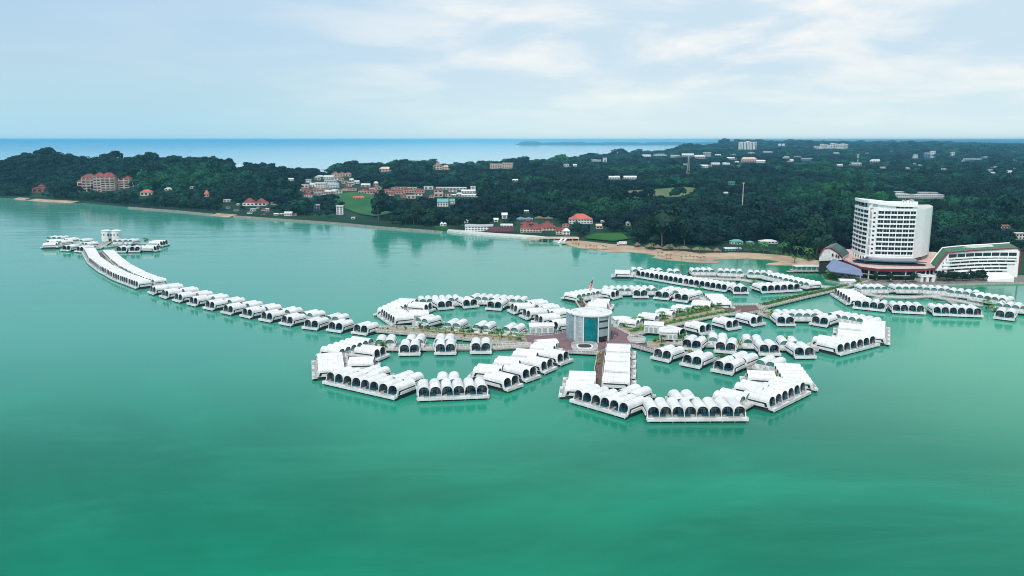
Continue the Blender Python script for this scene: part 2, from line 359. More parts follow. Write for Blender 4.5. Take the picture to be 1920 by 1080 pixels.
# distant coast across the bay
b = MB(); _r = random.Random(5)
px = 966; prev = None; top = []
xs = np.linspace(966, 1345, 120)
for i, x in enumerate(xs):
    e = min(1, i / 6, (len(xs) - i) / 4); Yd = 17000
    hh = e * (30 + 8 * abs(sin(i * .37)) + 14 * abs(sin(i * .11 + 1)) + _r.uniform(0, 8)) + (14 if 2 < i < 14 else 0)
    top.append((XA(x, 266, Yd), Yd, hh))
n = len(top); vv = [(a, y - 900, -1) for a, y, h in top] + [(a, y - 300, h * .8) for a, y, h in top] + [(a, y + 300, h) for a, y, h in top] + [(a, y + 1500, -1) for a, y, h in top]
b.add(vv, [(r * n + i, r * n + i + 1, (r + 1) * n + i + 1, (r + 1) * n + i) for r in range(3) for i in range(n - 1)], 'far_land')
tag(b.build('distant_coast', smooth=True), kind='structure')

# beach, shore and fields
BEACH_LO = [(1052, 456), (1085, 465), (1150, 474), (1180, 472.5), (1213, 476), (1232, 480), (1222, 483), (1250, 487.5), (1300, 492), (1345, 493.6), (1353, 491.5), (1336, 489), (1350, 486.5), (1400, 485.3), (1440, 487), (1463, 491.5),
            (1440, 494), (1437, 496.5), (1490, 498.5), (1538, 500.5)]
BEACH_HI = [(1538, 493), (1500, 488), (1470, 482), (1420, 477.5), (1350, 476), (1290, 474), (1240, 468), (1180, 462), (1130, 454), (1090, 451), (1052, 450)]
poly = [G(*p) for p in BEACH_LO] + [G(*p) for p in BEACH_HI]
zt = [0.25] * len(BEACH_LO) + [1.9] * len(BEACH_HI)
b = MB(); b.prism(poly, [-2.0] * len(poly), zt, 'sand'); tag(b.build('beach'), kind='structure')
def fringe(pts, w, z, m, name, dz=1.2):
    b = MB(); P = [Vector(G(*p)) for p in pts]
    Q = []
    for i, p in enumerate(P):
        d = (P[min(i + 1, len(P) - 1)] - P[max(i - 1, 0)]).normalized(); Q.append((p, Vector((-d.y, d.x))))
    for i in range(len(Q) - 1):
        (p, n0), (q, n1) = Q[i], Q[i + 1]
        a, c, d_, e = p - n0 * w, q - n1 * w, q + n1 * w, p + n0 * w
        b.add([(a.x, a.y, z - dz), (c.x, c.y, z - dz), (d_.x, d_.y, z + .9), (e.x, e.y, z + .9)], [(0, 1, 2, 3)], m)
        b.add([(a.x, a.y, -2), (c.x, c.y, -2), (c.x, c.y, z - dz), (a.x, a.y, z - dz)], [(0, 1, 2, 3)], m)
    return tag(b.build(name), kind='structure')
fringe([(60, 375.5), (80, 377), (110, 378.5), (142, 380.5)], 7, 1.4, 'sand', 'beach_strip')
fringe([(30, 373), (42, 373.6), (52, 374)], 5, 1.3, 'sand', 'beach_strip')
fringe([(240, 390), (290, 394), (330, 397), (398, 403.5)], 1.4, 1.1, 'rock', 'shore_bank')
fringe([(400, 403.5), (412, 404.5), (425, 405.5), (437, 406.5)], 7, 1.4, 'sand', 'beach_strip')
fringe([(437, 407), (470, 409), (520, 412.8), (580, 416.6), (640, 421), (700, 427), (760, 431.5), (830, 437)], 1.5, 1.1, 'rock', 'shore_bank')
def drape(pts, m, name, off=0.6):
    """a field following the ground inside a pixel outline"""
    xs_ = [p[0] for p in pts]; ys_ = [p[1] for p in pts]
    P = [hit(*p)[:2] for p in pts]
    # densify the outline and fan from the middle in rings
    dens = []
    for i in range(len(P)):
        a = P[i]; c = P[(i + 1) % len(P)]
        for k in range(8): t = k / 8; dens.append((a[0] + (c[0] - a[0]) * t, a[1] + (c[1] - a[1]) * t))
    cx = sum(p[0] for p in P) / len(P); cy = sum(p[1] for p in P) / len(P); R = 14; n = len(dens); v = []; f = []
    for r in range(R + 1):
        t = r / R
        for p in dens:
            X = cx + (p[0] - cx) * t; Y = cy + (p[1] - cy) * t; v.append((X, Y, float(HT(X, Y)) + off * 2))
    for r in range(R):
        for i in range(n): f.append((r * n + i, r * n + (i + 1) % n, (r + 1) * n + (i + 1) % n, (r + 1) * n + i))
    b = MB(); b.add(v, f, m); return tag(b.build(name, smooth=True), kind='structure')
FIELDS = [([(622, 366), (665, 361), (702, 367), (708, 377), (762, 390), (748, 397), (705, 407), (680, 404), (648, 393), (632, 380)], 'field_green', 'field'),
          ([(1154, 362), (1200, 357), (1282, 351), (1314, 355), (1308, 365), (1262, 371), (1215, 369), (1182, 378), (1160, 371)], 'field_brown', 'field'),
          ([(1120, 339), (1152, 340), (1198, 347), (1188, 352), (1152, 351), (1130, 345)], 'field_brown', 'field'),
          ([(1002, 337), (1030, 335), (1052, 340), (1030, 345), (1006, 343)], 'field_brown', 'field'),
          ([(1205, 344), (1240, 341), (1290, 343), (1270, 348), (1225, 349)], 'field_green', 'field'), ([(960, 352), (1000, 349), (1040, 352), (1020, 358), (975, 358)], 'field_green', 'field'), ([(1010, 386), (1035, 383), (1060, 386), (1040, 391)], 'field_brown', 'field'),
          ([(690, 393), (730, 390), (745, 396), (705, 403)], 'grass', 'field'),
          ([(1097, 445), (1120, 439), (1165, 438), (1180, 450), (1150, 454), (1100, 450)], 'grass', 'lawn')]
for p, m, nm in FIELDS: drape(p, m, nm)
def inpoly(px, py, poly):
    r = np.zeros(len(px), bool); n = len(poly)
    for i in range(n):
        x0, y0 = poly[i]; x1, y1 = poly[(i + 1) % n]
        c = ((y0 > py) != (y1 > py)) & (px < (x1 - x0) * (py - y0) / (y1 - y0 + 1e-9) + x0); r ^= c
    return r

# haze: one even body of air over the whole scene
hb = MB(); hb.box(-70000, 70000, -3500, 60000, -9, 118, 'white_paint')
ho = tag(hb.build('haze'), kind='stuff'); ho.data.materials.clear()
hm = bpy.data.materials.new('haze'); hm.use_nodes = True; t = hm.node_tree; t.nodes.clear()
pv = N(t, 'ShaderNodeVolumePrincipled', Density=HAZE_D, Anisotropy=0.0); pv.inputs['Color'].default_value = (*HAZE_C, 1)
oo = N(t, 'ShaderNodeOutputMaterial'); L(t, pv.outputs[0], oo.inputs['Volume']); ho.data.materials.append(hm)
# ------------------------------------------------------------------ water villas
def arch(hw, spring, rise, n=12, e=2.25):
    r = []
    for i in range(n + 1):
        t = pi * i / n; c, s_ = cos(t), sin(t)
        r.append((-hw * (abs(c) ** (2 / e)) * (1 if c > 0 else -1), spring + rise * abs(s_) ** (2 / e)))
    return r
SPR, RISE, ROOF_Y0, ROOF_Y1 = 2.95, 2.3, 2.5, 15.5
def yf(z): return ROOF_Y0 + 0.2 * (z - 2.9)
b = MB()
po = arch(2.36, SPR, RISE); pi_ = arch(2.26, SPR, RISE - .13)
n = len(po)
ys = [None]
for q in (5.1, 7.7, 10.3, 12.9): ys += [q, q + .001, q + .12, q + .121]
ys.append(ROOF_Y1)
vs = []
for prof in (po, pi_):
    for k, y in enumerate(ys):
        up = .05 if k % 4 in (2, 3) and 0 < k < len(ys) - 1 else 0
        for x, z in prof: vs.append((x, yf(z) if y is None else y, z + (up if prof is po else 0)))
K = len(ys); fo, fseam, fi_, rest = [], [], [], []
for k in range(K - 1):
    for i in range(n - 1):
        a = k * n + i; (fseam if k % 4 == 2 else fo).append((a, a + 1, a + n + 1, a + n)); c = (K + k) * n + i; fi_.append((c + n, c + n + 1, c + 1, c))
for k in (0, K - 1):
    for i in range(n - 1):
        a = k * n + i; c = (K + k) * n + i; rest.append((a, c, c + 1, a + 1) if k == 0 else (a + 1, c + 1, c, a))
for i in (0, n - 1):
    for k in range(K - 1):
        a = k * n + i; c = (K + k) * n + i; rest.append((a, a + n, c + n, c) if i == 0 else (c, c + n, a + n, a))
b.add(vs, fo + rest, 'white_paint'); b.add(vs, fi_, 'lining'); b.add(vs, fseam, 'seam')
ROOF = b.mesh('vault_roof')
def fan(y, m, z0, prof, flip=False):
    b = MB(); v = [(x, y, z) for x, z in prof] + [(prof[-1][0], y, z0), (prof[0][0], y, z0)]
    b.add(v, [tuple(range(len(v)))], m); return b
b = fan(6.6, 'villa_glass', 1.0, arch(2.2, SPR, RISE - .3))
b.box(0.95, 2.1, 6.1, 6.5, 1.05, 3.6, 'curtain'); b.box(-2.15, -1.8, 6.1, 6.5, 1.05, 3.4, 'curtain')
WIN = b.mesh('terrace_window')
b = fan(6.6, 'villa_glass', 1.0, arch(2.2, SPR, RISE - .3)); b.box(-.2, .15, 6.3, 6.5, 1.05, 4.2, 'curtain'); b.box(-1.9, -1.0, 4.6, 5.4, 1.0, 1.5, 'lining')
WIN2 = b.mesh('terrace_window')
b = fan(6.6, 'villa_glass', 1.0, arch(2.2, SPR, RISE - .3)); b.box(1.2, 2.0, 5.2, 6.2, 1.0, 1.45, 'curtain'); b.box(-2.1, -1.3, 6.2, 6.5, 1.05, 4.0, 'curtain')
WIN3 = b.mesh('terrace_window')
b = MB()
for x in (-1.0, 0.5): b.box(x - .07, x + .07, 6.45, 6.57, 1.0, 4.9, 'white_paint')
b.box(-2.15, 2.15, 6.42, 6.55, 3.0, 3.14, 'white_paint')
FRM = b.mesh('window_frame')
b = MB(); b.box(-2.15, 0.1, 2.9, 5.4, 1.0, 1.75, 'pool_blue'); POOLA = b.mesh('plunge_pool')
b = MB(); b.box(-0.1, 2.15, 2.9, 5.4, 1.0, 1.75, 'pool_blue'); POOLB = b.mesh('plunge_pool')
b = fan(15.12, 'rear_glass', 2.9, arch(2.2, SPR, RISE - .3)); REARW = b.mesh('rear_window')
b = MB(); b.box(-.5, .5, 15.28, 15.36, 1.0, 2.8, 'grey_panel'); DOOR = b.mesh('entry_door')
b = MB()
v = [(0, 3.2, 1.25), (0, 4.5, 1.25), (0, 4.95, 2.95), (0, 3.9, 2.95)]
b.add([(0, y, z) for _, y, z in v] + [(.06, y, z) for _, y, z in v], [(0, 3, 2, 1), (4, 5, 6, 7), (0, 1, 5, 4), (1, 2, 6, 5), (2, 3, 7, 6), (3, 0, 4, 7)], 'dark_window')
b.box(0, .06, 4.78, 14.9, 2.3, 2.95, 'dark_gap')  # eave gap drawn as a dark strip, its shade in the colour
SIDEW = b.mesh('side_window_and_gap')
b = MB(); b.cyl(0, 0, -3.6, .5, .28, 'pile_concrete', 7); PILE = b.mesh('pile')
_dk = {}
def block_meshes(n, W, rear):
    key = (n, round(W, 2), rear)
    if key in _dk: return _dk[key]
    h = n * W / 2
    b = MB()
    # slab with splayed prow and parapet
    b.prism([(-h - .35, 0), (h + .35, 0), (h + .6, 1.0), (h - .05, 2.9), (-h + .05, 2.9), (-h - .6, 1.0)], .35, .98, 'white_wall', 'concrete')
    b.prism([(h - .05, 2.903), (h - .05, 15.5), (-h + .05, 15.5), (-h + .05, 2.903)], .35, .98, 'dark_gap', 'concrete')  # rear slab sides coloured near-black to carry the shade under the deck
    b.box(-h - .37, h + .37, -.05, .22, -.05, 1.16, 'white_paint')
    b.box(-h + .2, h - .2, 1.2, 15.2, -.8, .34, 'dark_gap')  # dark box added under the deck so the void reads as deep shade
    for sg in (-1, 1):
        x0, x1 = sg * (h + .58), sg * (h + .2)
        b.prism([(x0, 1.0), (x0 - sg * .2, 1.0), (x1 - sg * .2, 2.7), (x1, 2.7)], .98, 1.16, 'white_paint')
        b.prism([(sg * (h + .37), .22), (sg * (h + .17), .22), (x0 - sg * .2, 1.0), (x0, 1.0)], .98, 1.16, 'white_paint')
    for i in range(n):
        cx = -h + (i + .5) * W; s_ = 1 if i % 2 else -1
        b.box(cx + s_ * .1, cx + s_ * 2.2, .25, 1.3, .98, 1.16, 'white_paint')
    for i in range(n + 1):
        x = -h + i * W; b.box(x - .17, x + .17, -.13, -.05, -.12, 1.25, 'white_paint')
    D = b.mesh('deck')
    b = MB()
    for i in range(n + 1):
        x = -h + i * W; w = .09
        xa, xb = (x, x + .3) if i == 0 else ((x - .3, x) if i == n else (x - w, x + w))
        v = [(yf(.98) - .15, .98), (yf(3.6), 3.6 if 0 < i < n else 3.0), (15.45, 3.0), (15.45, .98)]
        b.add([(xa, y, z) for y, z in v] + [(xb, y, z) for y, z in v], [(0, 1, 2, 3), (7, 6, 5, 4), (0, 4, 5, 1), (1, 5, 6, 2), (2, 6, 7, 3), (3, 7, 4, 0)], 'white_paint')
        for xs_ in ([] if i == 0 else [xa - .03]) + ([] if i == n else [xb + .03]):
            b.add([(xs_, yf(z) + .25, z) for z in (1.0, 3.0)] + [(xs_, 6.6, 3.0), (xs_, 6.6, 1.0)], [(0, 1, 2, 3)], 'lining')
    b.box(-h + .3, h - .3, 15.15, 15.26, .98, 2.9, 'white_wall')
    for sg in (-1, 1):
        x0, x1 = sorted((sg * h, sg * (h + .5)))
        v = [(4.3, 1.1), (4.75, 2.28), (15.1, 2.28), (15.1, 1.1)]
        b.add([(x0, y, z) for y, z in v] + [(x1, y, z) for y, z in v], [(0, 1, 2, 3), (7, 6, 5, 4), (0, 4, 5, 1), (1, 5, 6, 2), (2, 6, 7, 3), (3, 7, 4, 0)], 'white_paint')
    Wl = b.mesh('walls')
    Cy = None
    if rear:
        b = MB()
        b.box(-h, h, 15.5, 18.3, .5, 1.0, 'concrete')
        for i in range(n + 1):
            x = -h + i * W; b.box(x - .12, x + .12, 15.5, 18.3, 1.0, 2.3, 'white_wall')
        for i in range(n):
            x = -h + i * W; b.box(x + .12, x + W * .58, 18.1, 18.3, 1.0, 2.0, 'white_wall')
        Cy = b.mesh('courtyard')
    _dk[key] = (D, Wl, Cy); return _dk[key]
BLOCKS = {}
nblk = [0]; LIFT = 0.75; BS = [.87]
def villa(A, B, mode, n, label, group, rear=True, W=None, key=None, rot=0.0, name=None):
    z, yl = (0.5, 0.0) if mode == 'f' else ((5.4, 3.1) if mode == 'c' else (5.4, 15.5))
    a = Vector(G(*A, z)); c = Vector(G(*B, z)); d = c - a; dist = d.length; d.normalize()
    if mode == 'r': d = d     # rear crest line, same handedness
    w = W or min(5.5, max(4.3, dist / n))
    if n == 2 and not W: w = 4.75
    if rot: d = Vector((d.x * cos(rot) - d.y * sin(rot), d.x * sin(rot) + d.y * cos(rot)))
    mid = (a + c) / 2; back = Vector((-d.y, d.x)); o = mid - back * yl * BS[0]; rz = atan2(d.y, d.x)
    return villa_at(o.x, o.y, rz, n, w, label, group, rear, key)
def villa_at(x, y, rz, n, w, label, group, rear=True, key=None):
    nm = 'villa_pair' if n == 2 else 'villa_row'
    t = thing(nm, (x, y, LIFT), rz, label, 'water villa' if n == 2 else 'villa row', group)
    t.scale = (1, BS[0], .9)
    D, Wl, Cy = block_meshes(n, w, rear)
    inst('deck', D, t); inst('walls', Wl, t)
    if Cy: inst('courtyard', Cy, t)
    h = n * w / 2; sx = w / 5
    for i in range(n):
        cx = -h + (i + .5) * w
        inst('vault_roof', ROOF, t, (cx, 0, 0), scale=(sx, 1, 1))
        g = inst('terrace_window', random.choice((WIN, WIN2, WIN3)), t, (cx, 0, 0), scale=((sx if random.random() < .5 else -sx), 1, 1)); inst('window_frame', FRM, g)
        inst('plunge_pool', POOLA if i % 2 else POOLB, t, (cx, 0, 0), scale=(sx, 1, 1))
        inst('rear_window', REARW, t, (cx, 0, 0), scale=(sx, 1, 1))
        inst('entry_door', DOOR, t, (cx, 0, 0))
    inst('side_window_and_gap', SIDEW, t, (h + .01, 0, 0)); inst('side_window_and_gap', SIDEW, t, (-h - .01, 0, 0), scale=(-1, 1, 1))
    for i in range(n + 1):
        for yy in (.5, 14.2): inst('pile', PILE, t, (-h + i * w + (.3 if i == 0 else (-.3 if i == n else 0)), yy, 0))
    M_ = Matrix.Rotation(rz, 2); back = M_ @ Vector((0, 1)); dd = M_ @ Vector((1, 0))
    rec = dict(c=Vector((x, y)), d=dd, b=back, n=n, w=w, rz=rz)
    if key: BLOCKS.setdefault(key, []).append(rec)
    nblk[0] += 1
    return rec
def dist_n(A, B, z=5.25):
    a = Vector(G(*A, z)); c = Vector(G(*B, z)); return max(2, round((a - c).length / 4.85))
def z_(ox, oy, s, x, y): return (ox + x / s, oy + y / s)

# --- the long causeway: near side pairs, right half
near = [(75, 290, 190, 330), (205, 335, 335, 375), (345, 377, 495, 418), (510, 420, 670, 460), (680, 465, 870, 508), (880, 515, 1080, 558), (1090, 552, 1300, 600), (1310, 600, 1520, 640), (1535, 642, 1755, 685)]
near = [(260 + a / 6, 500 + b_ / 6, 260 + c / 6, 500 + d / 6) for a, b_, c, d in near] + [(560, 616, 600, 621), (606, 620.5, 645, 626), (652.5, 625, 692.5, 631)]
NT = len(near)
BS[0] = .72
for i, (a, b_, c, d) in enumerate(near):
    villa((a, b_), (c, d), 'f', 2, '%s separate villa pair from the left on the near side of the long causeway' % ORD[i], 'villa pairs along the long causeway', W=4.75, key='near', rear=False)
farc = [(460, 190), (630, 230), (785, 272), (960, 308), (1140, 345), (1335, 385), (1545, 420), (1775, 455)]
farc = [(260 + a / 6, 500 + b_ / 6) for a, b_ in farc] + [(598, 581.5), (640.5, 587.5)]
for i, (a, b_) in enumerate(farc):
    k = BLOCKS['near'][min(i + 0, NT - 1)]
    s_ = atan2(k['d'].y, k['d'].x)
    p = Vector(G(a, b_, 5.25)); back = Vector((cos(s_ - pi / 2), sin(s_ - pi / 2)))     # front looks away from the camera
    o = p - back * 2.4
    villa_at(o.x, o.y, s_ + pi, 2, 5.0, '%s villa pair from the left on the far side of the long causeway' % ORD[i], 'villa pairs along the long causeway', key='farrow', rear=False)
BS[0] = .68
# left half: joined curved rows
curve_n = [(680, 330), (735, 440), (860, 540), (930, 577), (1000, 620), (1080, 655), (1175, 690), (1290, 735)]
curve_n = [(40 + a / 6, 420 + b_ / 6) for a, b_ in curve_n]
for i in range(len(curve_n) - 1):
    A, B = curve_n[i], curve_n[i + 1]; nn = dist_n(A, B, .5)
    villa(A, B, 'f', nn, 'joined row of %s villas, %s from the tip along the near curve of the causeway' % (NUM[min(nn, 10)], ORD[i]), 'joined rows on the curve of the causeway', key='curve', rear=False, W=(Vector(G(*A, .5)) - Vector(G(*B, .5))).length / nn * .93)
curve_f = [(1030, 282), (1130, 375), (1230, 448), (1400, 535), (1530, 585), (1635, 612)]
curve_f = [(40 + a / 6, 420 + b_ / 6) for a, b_ in curve_f]
for i in range(len(curve_f) - 1):
    A, B = curve_f[i + 1], curve_f[i]; nn = dist_n(A, B)
    villa(A, B, 'c', min(nn, 10), 'joined row of villas, %s from the tip along the far curve of the causeway' % ORD[i], 'joined rows on the curve of the causeway', key='curvef', rear=False, W=(Vector(G(*A, 5.4)) - Vector(G(*B, 5.4))).length / min(nn, 10) * .93)
BS[0] = .87

# --- islet at the far end of the causeway
def Zm(ox, oy, s, *q): return [(ox + x / s, oy + y / s) for x, y in q]
def put(ox, oy, s, rows, group):
    for (x0, y0, x1, y1), mode, n, label, key in rows:
        A, B = (ox + x0 / s, oy + y0 / s), (ox + x1 / s, oy + y1 / s)
        if n == 0: n = dist_n(A, B, .5 if mode == 'f' else 5.25)
        villa(A, B, mode, n, label, group, key=key, rear=key not in ('p2r', 'p2l', 'p1r'), W=(5.4 if key in ('p2l', 'p2r') else 4.75 if n == 2 else None))
g = 'villas on the islet at the causeway tip'
put(40, 420, 6, [
    ((425, 305, 552, 310), 'f', 2, 'distant villa pair second left of the causeway tip, twin arches facing us', 'tip'),
    ((582, 315, 692, 325), 'f', 2, 'distant villa pair just left of the causeway tip, twin arches facing us', 'tip'),
    ((1068, 322, 1160, 322), 'f', 2, 'distant villa pair just right of the causeway tip, twin arches facing us', 'tip'),
    ((1195, 320, 1340, 320), 'f', 2, 'distant villa pair second right of the causeway tip, twin arches facing us', 'tip'),
    ((680, 158, 560, 145), 'c', 2, 'villa pair in the back row of the islet, left of the tip building', 'tipb'),
    ((830, 165, 715, 155), 'c', 2, 'villa pair in the back row of the islet, immediately left of its building', 'tipb'),
    ((540, 132, 350, 130), 'c', 3, 'villa row at the back left corner of the far islet', 'tipb'),
    ((1180, 165, 1100, 165), 'c', 2, 'villa pair in the back row of the islet, immediately right of its building', 'tipb'),
    ((1340, 165, 1225, 162), 'c', 2, 'villa pair second to the right of the tip building in the back row', 'tipb'),
    ((470, 195, 372, 182), 'r', 2, 'villa pair in the middle row on the left of the far islet', 'tipb'),
    ((760, 215, 660, 205), 'r', 2, 'villa pair in the middle row close left of the causeway end', 'tipb'),
], g)
for x, y, n, rz, lab in ((92, 458.5, 2, -1.75, 'villa pair at the far left point of the islet, side windows in view'), (80, 465, 2, -1.7, 'lowest villa pair on the left point of the islet, nearest its outer float'),
                         (312, 461, 3, 1.5, 'villa row at the far right point of the islet, side windows in view'), (298, 471, 2, 1.55, 'villa pair low on the right point of the islet')):
    X, Y = G(x, y, .5)
    side = -1 if x < 200 else 1
    villa_at(X, Y, side * pi / 2 + (0.12 if side < 0 else -.08), n, 4.75, lab, g, key='tipe')

# --- front left ring
g = 'villas of the front left ring'
put(580, 600, 6, [
    ((92, 365, 100, 545), 'c', 0, 'square roofed villa row facing west at the left end of the front left ring', 'p1o'),
    ((480, 187, 172, 290), 'c', 6, 'villa row at the upper left corner of the front left ring', 'p1o'),
    ((775, 470, 910, 410), 'f', 2, 'villa pair facing the lagoon at the upper left inside of the front left ring', 'p1i'),
    ((712, 462, 728, 395), 'c', 2, 'villa pair inside the ring beside the brown path, middle of three on the left', 'p1i'),
    ((905, 530, 725, 495), 'c', 2, 'villa pair behind the eight bay row, left of two, front left ring', 'p1i'),
    ((1265, 592, 1100, 560), 'c', 2, 'villa pair behind the right end of the eight bay row, front left ring', 'p1i'),
    ((1690, 578, 1440, 582), 'c', 2, 'villa pair behind the six bay row, front left ring', 'p1i'),
    ((150, 722, 950, 905), 'f', 8, 'row of eight villas facing the open water at the lower left', 'p1f'),
    ((1225, 918, 2015, 885), 'f', 6, 'row of six villas at the bottom of the front left ring', 'p1f'),
], g)
put(820, 600, 6, [
    ((770, 822, 985, 745), 'f', 2, 'lowest of four villa pairs stepping down the right side of the front left ring', 'p1r'),
    ((980, 718, 1185, 645), 'f', 2, 'second lowest of four villa pairs stepping down the ring right side', 'p1r'),
    ((1185, 628, 1375, 545), 'f', 2, 'third lowest of four villa pairs stepping down the ring right side', 'p1r'),
    ((1370, 530, 1550, 460), 'f', 2, 'topmost of four villa pairs stepping down the ring right side', 'p1r'),
    ((1110, 232, 1045, 290), 'c', 2, 'topmost of four villa pairs on the inner lagoon side of the ring', 'p1l'),
    ((910, 305, 848, 365), 'c', 2, 'second highest villa pair on the inner lagoon side of the ring', 'p1l'),
    ((705, 390, 640, 452), 'c', 2, 'third highest villa pair on the inner lagoon side of the ring', 'p1l'),
    ((480, 478, 410, 540), 'c', 2, 'lowest villa pair on the inner lagoon side beside the six bay row', 'p1l'),
], g)
g = 'villa pairs along the left boulevard'
for i, (x0, y0, x1, y1) in enumerate([(748, 668, 787, 667.3), (816, 666.6, 854, 666), (882.5, 664.6, 921, 664.3)]):
    villa((x0, y0), (x1, y1), 'f', 2, '%s villa pair from the left on the lagoon side of the left boulevard' % ORD[i], g, W=4.75, key='bl')
for i, (x0, y0, x1, y1) in enumerate([(741.7, 626.6, 709, 627), (796.7, 626, 765, 626), (853, 625.3, 818, 625.3)]):
    villa((x0, y0), (x1, y1), 'c', 2, '%s villa pair from the left between boulevard and lower walkway, rear side in view' % ORD[i], g, W=4.75, key='blr')

# --- front right ring
g = 'villas of the front right ring'
put(1020, 620, 6, [
    ((965, 208, 975, 145), 'c', 2, 'topmost of four wide villa pairs right of the brown path', 'p2r'),
    ((962, 312, 972, 242), 'c', 2, 'second of four wide villa pairs right of the brown path', 'p2r'),
    ((960, 425, 970, 345), 'c', 2, 'third of four wide villa pairs right of the brown path', 'p2r'),
    ((958, 552, 968, 462), 'c', 2, 'lowest of four wide villa pairs right of the brown path', 'p2r'),
    ((292, 437, 282, 515), 'c', 2, 'upper of two wide villa pairs left of the brown path', 'p2l'),
    ((258, 532, 245, 628), 'c', 2, 'lower of two wide villa pairs left of the brown path', 'p2l'),
    ((300, 812, 900, 990), 'f', 6, 'row of six villas at the lower left of the front right ring', 'p2f'),
    ((1172, 1030, 2290, 1024), 'f', 8, 'nearest row of eight villas with blue plunge pools', 'p2f'),
    ((1165, 628, 1030, 597), 'c', 2, 'villa pair behind the six bay row at the foot of the brown path', 'p2i'),
    ((1655, 662, 1408, 664), 'c', 2, 'villa pair behind the nearest eight bay row', 'p2i'),
    ((1185, 318, 1415, 370), 'f', 2, 'left of three villa pairs facing left inside the front right ring', 'p2u'),
], g)
put(1240, 620, 6, [
    ((195, 390, 440, 440), 'f', 2, 'middle of three villa pairs facing left inside the front right ring', 'p2u'),
    ((550, 462, 800, 512), 'f', 2, 'right of three villa pairs facing left inside the front right ring', 'p2u'),
    ((720, 628, 590, 690), 'c', 2, 'villa pair right of the nearest eight bay row, lowest on the lagoon side', 'p2i'),
    ((940, 538, 838, 590), 'c', 2, 'villa pair on the lagoon side above the one by the nearest eight bay row', 'p2i'),
    ((962, 425, 985, 500), 'c', 2, 'villa pair facing the lagoon beside the yellow green shrub patch', 'p2i'),
    ((1690, 552, 1545, 358), 'c', 0, 'large square roofed villa row facing east, right end of front right ring', 'p2f'),
    ((1270, 922, 1680, 718), 'f', 6, 'row of six villas facing lower right with open arches', 'p2f'),
    ((1380, 302, 1205, 270), 'c', 2, 'villa pair above the large square roofed row, rear glass in view', 'p2t'),
    ((1060, 255, 905, 225), 'c', 2, 'villa pair behind the third lagoon facing pair of the front right ring', 'p2t'),
], g)
g = 'villa pairs of the middle walkway'
for i, (x0, y0, x1, y1) in enumerate([(1276, 656, 1312, 660.5), (1339, 661.5, 1379, 665), (1424, 667.5, 1464, 668), (1491, 673.5, 1531, 673)]):
    villa((x0, y0), (x1, y1), 'f', 2, '%s villa pair from the left on the near side of the middle walkway' % ORD[i], g, W=4.75, key='mw')
for i, (x0, y0, x1, y1) in enumerate([(1361, 624.2, 1331, 622.6), (1425, 627.5, 1393, 626), (1489, 630, 1458, 629)]):
    villa((x0, y0), (x1, y1), 'c', 2, '%s villa pair from the left on the far side of the middle walkway' % ORD[i], g, W=4.75, key='mwr')

# --- right ring
g = 'villas of the right ring'
put(1400, 540, 6, [
    ((1060, 768, 1495, 655), 'f', 6, 'row of six villas at the lower right edge of the right ring', 'p3f'),
    ((1552, 535, 1558, 365), 'c', 0, 'square roofed villa row facing east at the right end of the right ring', 'p3f'),
    ((1045, 372, 1042, 425), 'c', 2, 'upper of two villa pairs left of the right ring square roof', 'p3i'),
    ((1032, 448, 1028, 508), 'c', 2, 'lower of two villa pairs left of the right ring square roof', 'p3i'),
    ((862, 514, 735, 556), 'c', 2, 'villa pair between the middle walkway and the six bay row', 'p3i'),
    ((1450, 322, 1085, 258), 'c', 6, 'villa row at the upper right of the right ring, rear windows in view', 'p3t'),
    ((698, 415, 902, 450), 'f', 2, 'right of three lagoon facing villa pairs in the right ring', 'p3u'),
    ((345, 432, 550, 434), 'f', 2, 'middle of three lagoon facing villa pairs in the right ring', 'p3u'),
    ((40, 447, 250, 412), 'f', 2, 'left of three lagoon facing villa pairs in the right ring', 'p3u'),
    ((825, 240, 305, 236), 'c', 6, 'row of six villas seen from behind at the top of the right ring', 'p3t'),
], g)
BS[0] = .80
g = 'villa pairs along the near side of the diagonal boulevard'
for i, (x0, y0, x1, y1) in enumerate([(1262, 640, 1296, 634), (1312, 631, 1344, 624), (1360, 622, 1396, 616)]):
    villa((x0, y0), (x1, y1), 'f', 2, '%s villa pair from the left along the near side of the diagonal boulevard' % ORD[i], g, W=4.75, key='dn', rear=False)
BS[0] = .87

# --- ring behind the round building
g = 'villas of the ring behind the round building'
put(1020, 500, 6, [
    ((540, 235, 228, 290), 'c', 6, 'villa row left of the flagpole, behind the round building', 'p4o'),
    ((1240, 208, 655, 212), 'c', 8, 'row of eight villas seen from behind, right of the flagpole', 'p4t'),
    ((760, 382, 905, 345), 'f', 2, 'left of three lagoon facing villa pairs behind the round building', 'p4i'),
    ((1000, 357, 1180, 357), 'f', 2, 'middle of three lagoon facing villa pairs behind the round building', 'p4i'),
    ((1228, 365, 1402, 382), 'f', 2, 'right of three lagoon facing villa pairs behind the round building', 'p4i'),
    ((1455, 392, 1600, 410), 'f', 2, 'blue glazed villa pair beside the green palm court', 'p4i'),
    ((1785, 272, 1400, 214), 'c', 5, 'villa row just below the long blue glazed row, seen from behind', 'p4t'),
    ((725, 400, 745, 345), 'c', 2, 'villa pair directly behind the flagpole', 'p4i'),
    ((700, 440, 720, 385), 'c', 2, 'villa pair touching the back of the round building', 'p4i'),
], g)
villa((1304, 557), (1294, 571), 'c', 2, 'villa pair left of the palm court at the boulevard bend', g, W=4.75, key='p4e')
villa((1371, 566), (1352, 549.5), 'c', 5, 'villa row at the boulevard bend facing the hotel', g, key='p4e')
BS[0] = .8
g = 'villa pairs along the far side of the diagonal boulevard'
